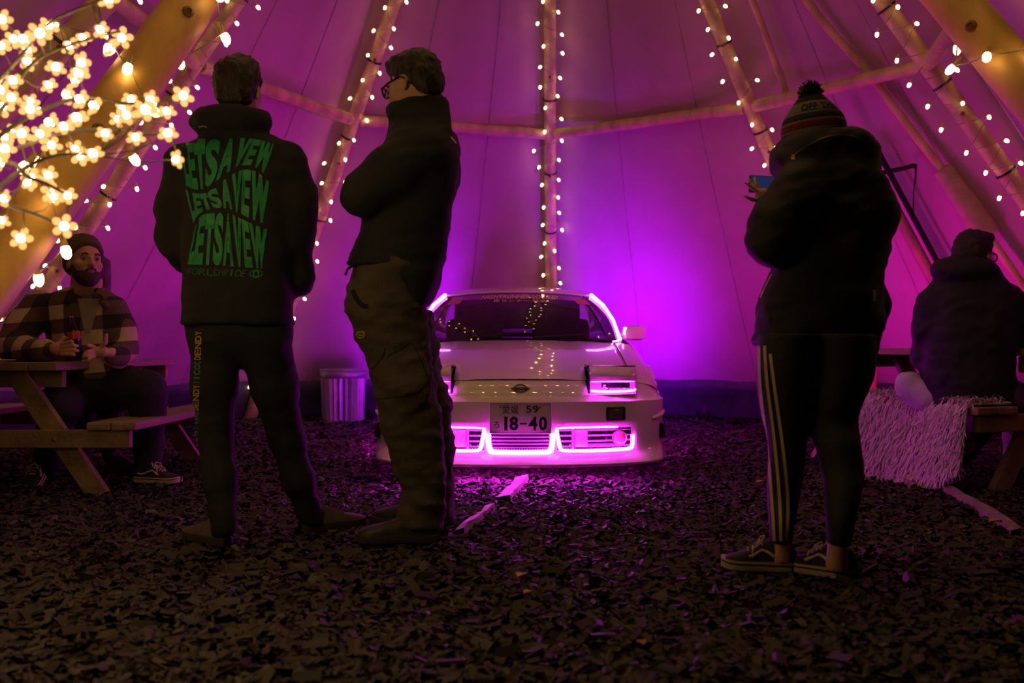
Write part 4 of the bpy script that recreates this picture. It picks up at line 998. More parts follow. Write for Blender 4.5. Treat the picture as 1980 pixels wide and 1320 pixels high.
# ---------- 2: man with glasses, arms folded
d0 = 3.75; s_ = F / d0
pr = thing('person', 'standing person in glasses, black stand-collar jacket and olive work trousers, arms folded', 'person', (A(800, 1050).x, d0, 0))
H = head_frame((-.84, .50, -.24), (-.06, .02, 1)); hc = A(800, 166)
n_heel, f_heel = ground_at(850, 1066), ground_at(862, 1040)
S = SDF((-.75, 3.3, .05), (-.15, 4.35, 1.90), .0080)
p2 = add_head(S, hc, H, 1.03, A(808, 262))
S.loft(rows([(262, 770, 845), (340, 760, 850), (450, 730, 835), (560, 705, 800)], d0, .08), .04)
S.chain([A(815, 300, -.10), A(712, 375, -.12), A(775, 385, .10)], [.05, .042, .03], .03)
S.chain([A(755, 600), A(795, 830), A(815, 1000)], [.06, .045, .035], .04); S.chain([A(800, 620, .17), A(838, 830, .20), A(850, 1000, .20)], [.04, .04, .035], .03)
body = S.build('body', skinm, pr); eyes(p2, pr); glasses(p2, pr)
S = SDF((-.60, 3.45, 1.45), (-.18, 4.05, 1.95), .006); Rn = np.array(H)
S.ell(p2(0, -.020, .045), (.084, .103, .086), .01, rot=Rn); S.ell(p2(0, -.062, -.005), (.074, .058, .070), .02, rot=Rn); S.ell(p2(0, .040, .094), (.060, .058, .030), .03, rot=Rn)
S.ell(p2(0, .100, -.045), (.12, .095, .098), .008, 's', rot=Rn)
for s in (-1, 1): S.ell(p2(s * .088, .005, -.02), (.03, .030, .045), .006, 's', rot=Rn)
S.build('hair', hairm, pr, fold=(.007, 45, 45, 4.4))
S = SDF((-.75, 3.3, .80), (-.05, 4.3, 1.75), .010)       # jacket
S.loft(rows([(187, 806, 862, .06, .0), (197, 764, 868, .075), (213, 746, 869, .085), (240, 753, 872, .10), (262, 748, 880, .13), (300, 742, 888, .15), (345, 738, 886, .155), (400, 712, 874, .155), (450, 694, 869, .155), (500, 678, 862, .155), (514, 675, 858, .155), (522, 725, 855, .15), (548, 758, 848, .14), (578, 788, 838, .12), (593, 800, 828, .09)], d0, .15), .02, p=2.3)
S.ell(A(806, 192, 0), (r_(52), .065, r_(17)), .01, 's')
S.chain([A(812, 300, -.08), A(760, 335, -.12), A(706, 374, -.13)], [r_(58), r_(52), r_(43)], .03)
S.chain([A(706, 376, -.12), A(730, 372, .06), A(800, 352, .14)], [r_(42), r_(38), r_(34)], .03)
S.ell(A(866, 320, .10), (r_(24), .08, r_(72)), .03)
jk = S.build('stand_collar_jacket', softshell, pr, fold=(.012, 8, 13, 8.8))
jt = bvh_of(jk); strip_on(jt, [(872, 264), (877, 270), (882, 277)], 3, 'reflective_tab', mat('reflective', (.6, .45, .4), .4), jk)
MB().tube([A(683, 512, -.1), A(672, 520, -.12), A(668, 532, -.12)], [.006, .005, .006], 6).build('hem_toggle', strapm, jk, True)
S = SDF((-.70, 3.3, .05), (-.10, 4.4, 1.12), .0095)      # work trousers
S.loft(rows([(500, 690, 850, .15), (560, 674, 835, .15), (600, 669, 825, .145), (650, 690, 830, .135), (700, 712, 834, .125), (770, 727, 846, .12), (830, 738, 855, .11), (920, 766, 863, .10), (952, 777, 863, .095), (985, 766, 862, .10), (1018, 762, 860, .105)], d0, .12), .03)
S.loft(rows([(600, 770, 838, .11), (660, 790, 846, .11), (720, 800, 853, .11), (780, 812, 873, .105), (900, 815, 878, .10), (1015, 822, 880, .10)], d0, .11, .20), .03)
S.ell(A(795, 735, -.105), (r_(40), .030, r_(52)), .03)     # cargo pocket
wt_ = S.build('work_trousers', khaki, pr, fold=(.016, 9, 20, 2.7))
kt = bvh_of(wt_); strip_on(kt, [(727, 772), (760, 768), (800, 762), (822, 745)], 2.5, 'seam_line', mat('dark_seam', (.02, .016, .012), .9), wt_)
strip_on(kt, [(700, 705), (720, 712), (738, 690), (745, 672)], 2.5, 'pocket_edge', mat('dark_seam', (.02, .016, .012), .9), wt_)
strip_on(kt, [(748, 690), (780, 672), (800, 668), (830, 735)], 2.5, 'pocket_edge', mat('dark_seam', (.02, .016, .012), .9), wt_)
strip_on(kt, [(697 + 8 * math.cos(a), 647 + 6 * math.sin(a)) for a in np.linspace(0, 2 * PI, 13)], 2.2, 'oval_badge', mat('badge_gold', (.45, .36, .16), .5), wt_); strip_on(kt, [(692, 646), (697, 648), (702, 648)], 3, 'oval_badge', mat('badge_gold', (.45, .36, .16), .5), wt_)
strip_on(kt, [(682, 560), (688, 575), (700, 590), (712, 592)], 9, 'hip_pocket', mat('pocket_lining', (.008, .008, .01), .9), wt_)
shoe(pr, n_heel + V(0, .06, 0), (-.97, -.06), .315, 'boot', wide=1.15); shoe(pr, f_heel + V(-.05, .05, 0), (-.84, .54), .315, 'boot', wide=1.1)

# ---------- 3: woman in the bobble hat
d0 = 3.36; s_ = F / d0
pr = thing('person', 'standing person in a bobble hat, black parka and three-stripe leggings, photographing with a phone', 'person', (A(1570, 1100).x, d0, 0))
hl, hr = ground_at(1540, 1120), ground_at(1655, 1138)
H = head_frame((-.55, .83, -.02), (-.05, 0, 1)); hc = A(1578, 285)
S = SDF((.72, 2.95, .05), (1.32, 3.95, 1.62), .0075)
p3 = add_head(S, hc, H, .97, A(1585, 365))
S.loft(rows([(365, 1545, 1640), (450, 1530, 1670), (560, 1510, 1665), (660, 1500, 1660)], d0, .09), .04)
hd = A(1476, 382, .22)
S.chain([A(1545, 375, -.08), A(1494, 462, -.06), hd + V(.01, 0, -.03)], [.05, .04, .024], .03)
S.ell(hd, (.030, .020, .036), .012)
for (x, y, dx) in ((1441, 353, .20), (1449, 346, .23), (1459, 343, .26), (1468, 346, .29)):
    b = hd + V((x - 1476) * .0005, (dx - .22) * .35, .016); tip = A(x, y, dx); finger(S, b, [b.lerp(tip, .5) + V(-.004, 0, .003), tip], .0085, .0065)
finger(S, hd + V(-.008, -.012, -.012), [A(1452, 385, .17), A(1440, 379, .16)], .0095, .007)
S.chain([A(1512, 700), A(1518, 860, -.05), A(1513, 960, -.08), at(1511, 1015, hl.y + .02), at(1512, 1090, hl.y)], [.05, .036, .027, .024, .034], .02); S.chain([A(1628, 700), A(1620, 880), at(1622, 1010, hr.y), at(1618, 1095, hr.y)], [.06, .04, .028, .034], .03)
body = S.build('body', skinm, pr)
S = SDF((.70, 2.95, .70), (1.45, 3.90, 1.52), .0100)     # parka
S.loft(rows([(250, 1560, 1650, .08), (262, 1520, 1678, .12), (285, 1497, 1692, .135), (318, 1488, 1694, .14), (345, 1506, 1704, .15), (392, 1512, 1729, .16), (430, 1506, 1728, .165), (470, 1508, 1716, .165), (515, 1494, 1703, .16), (560, 1474, 1704, .165), (600, 1467, 1704, .17), (636, 1465, 1699, .17)], d0, .15), .02, p=2.3)
S.ell(A(1585, 255, 0), (r_(64), .085, r_(26)), .012, 's')
S.chain([A(1550, 372, -.10), A(1512, 425, -.11), A(1494, 464, -.10)], [r_(56), r_(52), r_(47)], .03)
S.chain([A(1494, 464, -.10), A(1486, 430, .06), hd + V(.012, -.03, -.035)], [r_(46), r_(34), r_(25)], .025)
S.ell(A(1704, 585, .05), (r_(13), .06, r_(42)), .03)
S.loft(rows([(630, 1470, 1694, .16), (664, 1462, 1692, .16), (668, 1500, 1692, .15), (708, 1590, 1691, .12)], d0, .15), .006, p=2.3)
pk = S.build('parka', navycloth, pr, fold=(.014, 7.5, 13, 6.1))
pt = bvh_of(pk); gold = mat('gold_zip', (.50, .33, .08), .35, .7)
strip_on(pt, [(1536, 298), (1560, 282), (1598, 264), (1640, 260), (1680, 276)], 2.4, 'hood_zip', gold, pk); strip_on(pt, [(1534, 298), (1533, 308)], 7, 'zip_pull', gold, pk)
strip_on(pt, [(1492, 530), (1480, 552), (1470, 576)], 2.6, 'pocket_zip', gold, pk); strip_on(pt, [(1474, 562), (1470, 572)], 5, 'zip_pull', gold, pk)
for q in ((1624, 637), (1651, 640)): strip_on(pt, [(q[0], q[1] - 3), (q[0] + 1, q[1] + 2)], 5, 'hem_stud', mat('steel_stud', (.5, .5, .45), .3, .9), pk)
strip_on(pt, [(1690, 560), (1692, 570), (1690, 582)], 6, 'sleeve_badge', mat('badge_pale', (.5, .35, .5), .5), pk)
# knitted bobble hat: coloured bands as separate knit rings
hb = A(1575, 268); ht = A(1567, 190); ax = (ht - hb); hh = ax.length; ax.normalize(); HA = axis_rot(ax, (1, 0, 0))
knit = lambda n, c: mat('knit_' + n, c, .95, var=.25, scale=160, bump=.8, bscale=160)
kd, kg, kr, kw = knit('black', (.014, .016, .018)), knit('grey', (.16, .17, .17)), knit('red', (.16, .016, .022)), knit('stone', (.15, .14, .10))
HP = [(0, 59), (.10, 61), (.30, 60), (.45, 57), (.60, 50), (.75, 41), (.88, 32), (1.0, 24), (1.06, 10), (1.065, .1)]
def hatr(v): return r_(float(interp(HP, v)))
hat = thing  # (hat bands below)
first = None
for (a, b, m_) in ((-.02, .115, kd), (.115, .155, kg), (.155, .33, kr), (.33, .37, kg), (.37, .53, kd), (.53, .565, kg), (.565, .83, kw), (.83, .865, kr), (.865, 1.065, kd)):
    prf = [(hatr(v) * 1.0, v * hh) for v in np.linspace(a, b, 6)]
    o = MB().lathe(hb, prf, 40, HA).build('bobble_hat' if first is None else 'knit_band', m_, pr if first is None else first, True, autos=False, solid=.004)
    if first is None: first = o
def hatp(az, v, off=.005): return hb + HA @ V(math.cos(az) * (hatr(v) + off), math.sin(az) * (hatr(v) + off), v * hh)
text_on('OFF THE', lambda a, b: hatp(-PI / 2 - .72 + a * 1.45, .60 + b * .19), 0, 0, kd, 'knit_lettering', first, .02, cuts=1)
pom = MB(); pc = A(1567, 180)
for i in range(420):
    v = Vector(RNG.normal(0, 1, 3)).normalized(); a = pc + v * r_(8); b = pc + v * r_(float(RNG.uniform(21, 27))); q = v.orthogonal().normalized() * .0035; pom.add([a - q, a + q, b + q * .6, b - q * .6], [(0, 1, 2, 3)])
pom.ball(pc, r_(20), 14, 10); pom.build('pompom', knit('pom', (.016, .018, .018)), first, False)
S = SDF((.70, 2.90, .05), (1.40, 3.85, .80), .0085)      # leggings
S.loft(rows([(640, 1470, 1585, .12), (720, 1464, 1577, .115), (780, 1470, 1566, .10), (830, 1481, 1559, .085), (870, 1486, 1557, .078), (920, 1485, 1552, .07), (960, 1484, 1545, .062), (1010, 1487, 1536, .052, hl.y - d0), (1049, 1490, 1531, .045, hl.y - d0)], d0, .1, (hl.y - d0) * .6), .03)
S.loft(rows([(640, 1566, 1690, .12), (720, 1568, 1688, .115), (780, 1563, 1664, .10), (810, 1564, 1657, .09), (850, 1575, 1661, .085, (hr.y - d0) * .6), (900, 1588, 1666, .082, (hr.y - d0) * .7), (940, 1595, 1665, .078, (hr.y - d0) * .85), (1000, 1599, 1653, .062, hr.y - d0), (1052, 1600, 1643, .048, hr.y - d0)], d0, .1, (hr.y - d0) * .4), .03)
lg = S.build('leggings', mat('black_jersey', (.008, .009, .013), .75, bump=.2, bscale=400), pr, fold=(.003, 10, 14, 1.9))
lt = bvh_of(lg); ivory = mat('ivory_stripe', (.50, .40, .20), .7, var=.08)
for st in ([(1467, 668), (1469, 740), (1479, 830), (1487, 900), (1493, 980), (1497, 1046)], [(1478, 668), (1483, 740), (1497, 850), (1507, 960), (1510, 1046)], [(1489, 684), (1499, 760), (1513, 860), (1523, 960), (1522, 1046)]):
    strip_on(lt, st, 6, 'side_stripe', ivory, lg)
shoe(pr, hl, (-.965, .26), .238, 'skate'); shoe(pr, hr, (-.70, .71), .245, 'skate')
ph = thing('smartphone', 'dark smartphone held up by the person in the bobble hat', 'phone', A(1487, 356, .27))
pm = head_frame((.30, .62, .55)); pc = A(1487, 357, .27)
MB().box(pc, (.145, .008, .072), axis_rot((.12, .35, .93), (1, -.1, .0)), .004).build('case', mat('phone_case', (.03, .05, .12), .25), ph, True)
MB().box(pc + V(0, -.006, .001), (.13, .002, .060), axis_rot((.12, .35, .93), (1, -.1, .0))).build('screen', emat('phone_screen', (.05, .08, .30), .25), ph)

# ---------- 4: bearded man on the bench, holding a bottle
d0 = 5.42; s_ = F / d0
def plaid():
    m = bpy.data.materials.new('plaid_flannel'); m.use_nodes = True; nt = m.node_tree; N = nt.nodes; L = nt.links; b = N['Principled BSDF']; b.inputs['Roughness'].default_value = .9
    tc = N.new('ShaderNodeTexCoord'); mp = N.new('ShaderNodeMapping'); mp.inputs['Rotation'].default_value = (0, .10, .6); mp.inputs['Scale'].default_value = (6.6, 6.6, 6.6); L.new(tc.outputs['Object'], mp.inputs['Vector'])
    sp = N.new('ShaderNodeSeparateXYZ'); L.new(mp.outputs['Vector'], sp.inputs[0]); out = []
    for ch in ('X', 'Z'):
        fr = N.new('ShaderNodeMath'); fr.operation = 'FRACT'; L.new(sp.outputs[ch], fr.inputs[0]); g = N.new('ShaderNodeMath'); g.operation = 'GREATER_THAN'; g.inputs[1].default_value = .5; L.new(fr.outputs[0], g.inputs[0]); out.append(g)
    ad = N.new('ShaderNodeMath'); ad.operation = 'ADD'; L.new(out[0].outputs[0], ad.inputs[0]); ad2 = N.new('ShaderNodeMath'); ad2.operation = 'MULTIPLY'; ad2.inputs[1].default_value = .5; L.new(out[1].outputs[0], ad.inputs[1]); L.new(ad.outputs[0], ad2.inputs[0])
    rp = N.new('ShaderNodeValToRGB'); rp.color_ramp.interpolation = 'CONSTANT'; e = rp.color_ramp.elements; e[0].color = (.018, .017, .020, 1); e[1].position = .75; e[1].color = (.46, .36, .22, 1); k = e.new(.3); k.color = (.105, .060, .050, 1)
    L.new(ad2.outputs[0], rp.inputs['Fac']); L.new(rp.outputs['Color'], b.inputs['Base Color'])
    nz = N.new('ShaderNodeTexNoise'); nz.inputs['Scale'].default_value = 300; bp = N.new('ShaderNodeBump'); bp.inputs['Strength'].default_value = .3; bp.inputs['Distance'].default_value = .01; L.new(nz.outputs['Fac'], bp.inputs['Height']); L.new(bp.outputs['Normal'], b.inputs['Normal']); return m
PLAID = plaid()
pr = thing('person', 'bearded person in a beanie and plaid overshirt sitting on the bench with a bottle', 'person', (A(190, 800).x, d0, .38))
H = head_frame((.66, -.73, .10), (.04, .02, 1)); hc = A(164, 508, -.03)
S = SDF((-2.92, 4.75, .62), (-2.00, 5.62, 1.42), .0054)
p4 = add_head(S, hc, H, 1.07, A(158, 590, .02))
S.loft(rows([(590, 110, 205), (640, 110, 215), (720, 115, 215)], d0, .08), .04)
bot_c = A(146, 668, -.34); bot_ax = (A(137, 610, -.35) - A(150, 692, -.33)).normalized()
rh = A(112, 674, -.36); lh = A(196, 680, -.30)
S.chain([A(75, 590), A(26, 670, -.15), rh + V(-.03, .02, 0)], [.05, .042, .026], .03); S.ell(rh, (.044, .026, .034), .015)
S.chain([A(222, 600), A(240, 676, -.05), lh + V(.035, .03, -.005)], [.05, .04, .026], .03); S.ell(lh, (.040, .026, .030), .015)
for i, (y, x) in enumerate(((660, 140), (668, 150), (677, 151), (685, 144))):     # right fingers around the bottle
    b = rh + V(.030, -.020, .024 - .017 * i); k = A((112 + x) / 2 + 12, y, -.40); e_ = A(x, y + 1, -.385); finger(S, b, [k, e_], .0105, .0085)
finger(S, rh + V(.01, .0, .030), [A(124, 653, -.36), A(138, 656, -.33)], .011, .009)
for i, (x, y) in enumerate(((160, 668), (153, 684), (151, 690), (160, 696))):     # left fingers, open
    b = lh + V(-.030, -.016, .024 - .016 * i); e_ = A(x + 10, y, -.37); finger(S, b, [b.lerp(e_, .55) + V(0, -.012, .004), e_], .0105, .0082)
finger(S, lh + V(.006, -.01, .024), [A(204, 662, -.33), A(206, 647, -.34)], .0115, .009)
body = S.build('body', skinm, pr); eyes(p4, pr)
Rn = np.array(H)
S = SDF((hc.x - .16, hc.y - .16, hc.z - .17), (hc.x + .16, hc.y + .16, hc.z + .05), .005)     # beard
S.ell(p4(0, .040, -.075), (.066, .058, .053), .01, rot=Rn); S.ell(p4(0, .068, -.098), (.043, .038, .034), .02, rot=Rn); S.ell(p4(-.052, .02, -.045), (.020, .030, .040), .02, rot=Rn); S.ell(p4(.052, .02, -.045), (.020, .030, .040), .02, rot=Rn)
S.ell(p4(0, .105, -.020), (.036, .05, .030), .01, 's', rot=Rn); S.ell(p4(0, .112, -.056), (.022, .03, .010), .006, 's', rot=Rn)
S.cap(p4(-.024, .094, -.050), p4(0, .103, -.041), .005, .006, .006); S.cap(p4(.024, .094, -.050), p4(0, .103, -.041), .005, .006, .006)
S.build('beard', mat('brown_beard', (.040, .020, .011), .7, var=.4, scale=80, bump=.7, bscale=200), pr, fold=(.003, 70, 70, 1.1))
MB().ball(p4(0, .0945, -.0560), (.017, .006, .0045), 12, 8, H).build('lips', mat('lip', (.32, .10, .08), .4), pr, True)
S = SDF((hc.x - .19, hc.y - .20, hc.z - .10), (hc.x + .19, hc.y + .19, hc.z + .21), .005)     # beanie
S.ell(p4(0, -.020, .050), (.099, .120, .098), .01, rot=Rn); S.ell(p4(0, -.045, .000), (.096, .092, .080), .02, rot=Rn); S.ell(p4(0, -.03, .10), (.078, .086, .055), .03, rot=Rn)
cutn = H @ V(0, .80, -.60); S.half(p4(0, .030, .026), cutn)
S.build('beanie', mat('olive_knit', (.10, .075, .035), .95, var=.2, scale=120, bump=.8, bscale=150), pr, fold=(.002, 60, 10, 1.0))
S = SDF((-3.00, 4.80, .50), (-1.98, 5.72, 1.22), .0088)  # plaid overshirt
S.loft(rows([(556, 128, 200, .07), (566, 105, 215, .09), (582, 80, 230, .11), (620, 86, 236, .125), (660, 96, 240, .13), (705, 98, 246, .135), (732, 100, 244, .135)], d0, .12), .02, p=2.3)
S.chain([A(76, 592), A(45, 630, -.07), A(24, 668, -.15)], [r_(32), r_(31), r_(30)], .03); S.chain([A(24, 668, -.15), A(56, 680, -.25), A(88, 678, -.33)], [r_(29), r_(25), r_(21)], .02)
S.chain([A(220, 602), A(236, 640, -.02), A(241, 676, -.06)], [r_(28), r_(27), r_(25)], .03); S.chain([A(241, 676, -.06), A(228, 690, -.17), A(216, 688, -.23)], [r_(24), r_(21), r_(19)], .02)
for a, b in (((150, 572, -.09), (132, 584, -.115)), ((188, 572, -.09), (205, 590, -.115))): S.cap(A(*a), A(*b), .022, .016, .01)
S.ell(p4(0, .01, -.14), (.062, .058, .050), .01, 's', rot=Rn)
ps = S.build('plaid_overshirt', PLAID, pr, fold=(.008, 8, 11, 7.3))
st_ = bvh_of(ps); G = [];
for k in range(9):
    v = k / 8; y = 577 + v * 68; xl = 150 + v * 14; xr = 194 - v * 20; G.append([hit(st_, xl + (xr - xl) * j / 4, y, .004, fb=5.3) for j in range(5)])
MB().grid(G).build('undershirt', mat('grey_tee', (.24, .21, .17), .9, bump=.3, bscale=300), ps, True, autos=False)
S = SDF((-2.90, 4.85, .02), (-1.75, 5.75, .72), .0105)    # dark jeans
S.ell(A(165, 745), (.19, .15, .12), .03)
S.chain([A(190, 757), A(240, 748, -.03), A(283, 756, -.05)], [r_(42), r_(40), r_(38)], .03); S.chain([A(284, 756, -.05), A(287, 850, -.03), at(287, 915, 5.36)], [r_(37), r_(29), r_(24)], .03)
S.chain([A(140, 765), A(112, 785, -.28)], [r_(42), r_(40)], .03); S.chain([A(112, 787, -.28), A(100, 850, -.18), A(95, 895, -.08)], [r_(36), r_(28), r_(24)], .03)
S.build('dark_jeans', denim, pr, fold=(.008, 9, 12, 3.9))
shoe(pr, V(-2.02, 5.33, 0), (.97, -.22), .275, 'skate'); shoe(pr, A(98, 893, .0) + V(0, 0, -.02), (-.10, -1), .275, 'skate', pitch=.62)
b_ = thing('glass_bottle', 'half-full cola bottle in the hands of the bearded person', 'bottle', A(150, 692, -.33))
BA = axis_rot(bot_ax); bc = A(150, 692, -.33)
prof_b = [(.001, 0), (.027, 0), (.030, .006), (.030, .02), (.027, .045), (.027, .065), (.0305, .10), (.029, .125), (.022, .150), (.0145, .175), (.012, .20), (.0125, .212), (.0145, .214), (.0145, .222), (.011, .222)]
MB().lathe(bc, prof_b, 24, BA).build('bottle_glass', glassmat('bottle_glass', (.88, .90, .88), 1.0, 1.5), b_, True)
MB().lathe(bc, [(.001, .004), (.024, .004), (.0275, .02), (.025, .05), (.025, .065), (.028, .098), (.001, .098)], 24, BA).build('cola', mat('cola', (.012, .004, .003), .15), b_, True)
MB().lathe(bc, [(.0312, .100), (.0305, .126), (.0270, .138)], 24, BA).build('red_label', mat('red_label', (.45, .03, .02), .4), b_, True)

# ---------- 5: seated man in glasses, back to the viewer
d0 = 5.25; s_ = F / d0
pr = thing('person', 'seated person in glasses, dark hooded coat and pale trousers, back turned', 'person', (A(1870, 790).x, d0, .42))
H = head_frame((.80, .60, -.10)); hc = A(1884, 496)
S = SDF((2.05, 4.9, .40), (2.95, 5.95, 1.42), .008)
p5 = add_head(S, hc, H, 1.08, A(1872, 560))
S.loft(rows([(560, 1810, 1930), (660, 1805, 1935), (780, 1810, 1940)], d0, .10), .04); S.chain([A(1955, 585), A(1998, 665, .1), A(2035, 690, .35)], [.05, .042, .03], .03); S.chain([A(1795, 590), A(1782, 670, .1), A(1850, 690, .35)], [.05, .042, .03], .03)
S.ell(A(2042, 690, .40), (.04, .03, .03), .02)
S.build('body', skinm, pr); glasses(p5, pr, 1.05); Rn = np.array(H)
S = SDF((hc.x - .2, hc.y - .2, hc.z - .12), (hc.x + .2, hc.y + .2, hc.z + .22), .0065)
S.ell(p5(0, -.020, .045), (.092, .108, .092), .01, rot=Rn); S.ell(p5(0, -.065, .0), (.084, .062, .080), .02, rot=Rn); S.ell(p5(0, .045, .095), (.070, .070, .042), .02, rot=Rn); S.ell(p5(0, .105, -.045), (.12, .095, .096), .01, 's', rot=Rn)
for s in (-1, 1): S.ell(p5(s * .092, .006, -.02), (.03, .028, .045), .006, 's', rot=Rn)
S.build('hair', hairm, pr, fold=(.008, 40, 40, 7.7))
S = SDF((1.95, 4.75, .36), (3.15, 5.95, 1.30), .010)     # hooded coat
S.loft(rows([(508, 1838, 1900, .07), (520, 1820, 1925, .10), (540, 1806, 1940, .12), (565, 1790, 1955, .14), (620, 1784, 1962, .16), (680, 1782, 1958, .17), (740, 1788, 1955, .18), (789, 1797, 1952, .18)], d0, .15), .02, p=2.3)
S.chain([A(1798, 588), A(1788, 640, .02), A(1784, 690, .08), A(1830, 712, .3)], [r_(27), r_(24), r_(22), r_(20)], .03); S.chain([A(1948, 582), A(1975, 630, .04), A(2000, 672, .10), A(2035, 690, .32)], [r_(32), r_(29), r_(26), r_(20)], .03)
S.ell(A(1862, 522, -.04), (r_(60), .13, r_(30)), .02); S.ell(A(1880, 498, .06), (r_(36), .09, r_(22)), .015, 's')
S.build('hooded_coat', navycloth, pr, fold=(.013, 8, 11, 9.2))
S = SDF((1.85, 4.8, .05), (2.95, 6.1, .72), .010)        # pale trousers
S.ell(A(1868, 770), (.19, .16, .09), .03)
S.chain([A(1835, 775), A(1795, 765, .05), A(1760, 746, .10)], [r_(32), r_(31), r_(28)], .03); S.chain([A(1760, 748, .10), A(1800, 800, .18), A(1870, 858, .10)], [r_(27), r_(24), r_(18)], .025)
S.chain([A(1905, 775), A(1960, 765, .35)], [r_(34), r_(32)], .03); S.chain([A(1962, 768, .36), A(1965, 850, .42), A(1962, 905, .42)], [r_(30), r_(24), r_(20)], .03)
S.build('pale_trousers', mat('pale_chino', (.48, .44, .48), .8, var=.08, bump=.3, bscale=260), pr, fold=(.009, 10, 12, 4.1))
shoe(pr, A(1925, 838, .02), (-.35, .45), .27, 'tan', pitch=.9); shoe(pr, V(A(1950, 900, .40).x, 5.62, .01), (.5, .8), .27, 'tan')

# ---------- 6: long-haired companion almost hidden behind the bearded man
d0 = 5.98; s_ = F / d0
pr = thing('person', 'long-haired person in dark clothes and boots mostly hidden behind the bearded one', 'person', (A(180, 800).x, d0, .38))
H = head_frame((-.6, .8, 0)); hc = A(182, 528)
S = SDF((-2.90, 5.6, .45), (-2.1, 6.35, 1.32), .0085); p6 = add_head(S, hc, H, .92, A(178, 600)); S.loft(rows([(600, 140, 215), (680, 140, 220), (760, 140, 220)], d0, .08), .04); S.build('body', skinm, pr); eyes(p6, pr)
S = SDF((-2.90, 5.6, .80), (-2.2, 6.35, 1.40), .007); Rn = np.array(H)
S.ell(p6(0, -.02, .04), (.082, .10, .085), .01, rot=Rn); S.loft(rows([(505, 155, 212, .07), (540, 152, 214, .07), (575, 158, 212, .06), (600, 165, 206, .05)], d0, .07, .02), .02); S.ell(p6(0, .10, -.05), (.065, .07, .09), .01, 's', rot=Rn)
S.build('long_hair', mat('brown_hair', (.05, .025, .012), .55, var=.4, scale=60, bump=.6, bscale=100, stretch=(1, 1, .2)), pr, fold=(.006, 40, 8, 2.2))
S = SDF((-2.95, 5.6, .30), (-2.0, 6.35, 1.05), .011); S.loft(rows([(592, 140, 215, .09), (625, 118, 232, .12), (700, 122, 230, .13), (780, 118, 235, .14)], d0, .12), .02); S.chain([A(130, 625), A(118, 690, -.02), A(160, 720, -.2)], [.055, .05, .04], .03); S.chain([A(222, 625), A(232, 690, -.02), A(200, 720, -.2)], [.055, .05, .04], .03)
S.build('dark_jumper', blackcloth, pr, fold=(.008, 8, 10, 2.2))
S = SDF((-2.85, 5.45, .0), (-2.0, 6.3, .60), .011); S.ell(A(180, 775), (.18, .14, .10), .03)
S.chain([A(205, 780), A(222, 780, -.18), A(212, 880, -.20)], [.075, .06, .045], .03); S.chain([A(160, 780), A(165, 785, -.15), A(160, 880, -.15)], [.075, .06, .045], .03); S.build('dark_trousers', denim, pr, fold=(.006, 10, 12, 1.2))
hb_ = V(A(208, 880, -.18).x, d0 - .20, 0.0); shoe(pr, hb_, (.93, -.35), .26, 'boot'); shoe(pr, V(A(158, 880, -.15).x, d0 - .12, 0), (.5, -.85), .26, 'boot')
# ------------------------------------------------------------------ picnic tables
oldwood = mat('weathered_plank', (.22, .155, .085), .7, var=.35, scale=7, bump=.5, bscale=50, stretch=(1, .12, 1))
nailm = mat('bolt_steel', (.4, .4, .4), .35, .9)
def picnic(c, yaw, L, ztop, zseat, half_top, seat_x, seat_w, lab, sidesign):
    """c: centre of the near end on the ground; the table runs away along its own y axis"""
    t = thing('picnic_table', lab, 'picnic table', c); R = Matrix.Rotation(yaw, 3, 'Z'); c = Vector(c)
    def P(x, y, z): return c + R @ V(x, y, z)
    n = 5; w = 2 * half_top / n
    for i in range(n):
        x = -half_top + (i + .5) * w; MB().box(P(x, L / 2, ztop - .02), (w - .008, L + .012 * ((i * 7) % 3), .040), R, .004).build('top_plank', oldwood, t)
    for s in (-1, 1):
        for k in range(2):
            x = s * (seat_x + (k - .5) * seat_w / 2); MB().box(P(x, L / 2, zseat - .02), (seat_w / 2 - .006, L + .01 * k, .040), R, .010).build('seat_plank', oldwood, t)
    for y in (.10, L - .10):
        MB().box(P(0, y + .05, ztop - .085), (2 * half_top - .06, .045, .085), R, .004).build('top_batten', oldwood, t)
        MB().box(P(0, y - .045, zseat - .085), (2 * (seat_x + seat_w * .32), .045, .088), R, .005).build('seat_bearer', oldwood, t)
        for s in (-1, 1):
            a = P(s * half_top * .30, y, ztop - .05); b = P(s * (seat_x - .08), y, -.02); lg = MB().beam(a, b, .045, .10, up=R @ V(0, 1, 0)); lg = MB().beam(a, b, .10, .045, up=R @ V(0, 1, 0)).build('leg', oldwood, t)
            q = a.lerp(b, (a.z - (zseat - .085)) / (a.z - b.z)); MB().lathe(q + R @ V(0, -.072, 0), [(.012, 0), (.010, .006), (.001, .008)], 10, axis_rot(R @ V(0, -1, 0))).build('bolt', nailm, t, True)
    return t, P
picnic((-2.60, 4.90, 0), 0, 1.7, .672, .377, .36, .625, .25, 'weathered picnic table with the bearded person on its bench', 1)
tb, TP = picnic((3.03, 5.18, 0), .33, 1.7, .742, .448, .36, .635, .27, 'weathered picnic table under the fur throw and the seated coat wearer', -1)
o = MB().lathe(at(8, 697, 5.0) , [(.001, 0), (.05, 0), (.055, .004), (.05, .006), (.001, .005)], 20).build('card_coaster', mat('pale_card', (.6, .5, .38), .7), None, True); tag(o, 'flat pale coaster on the weathered table beside the plaid sleeve', 'coaster')

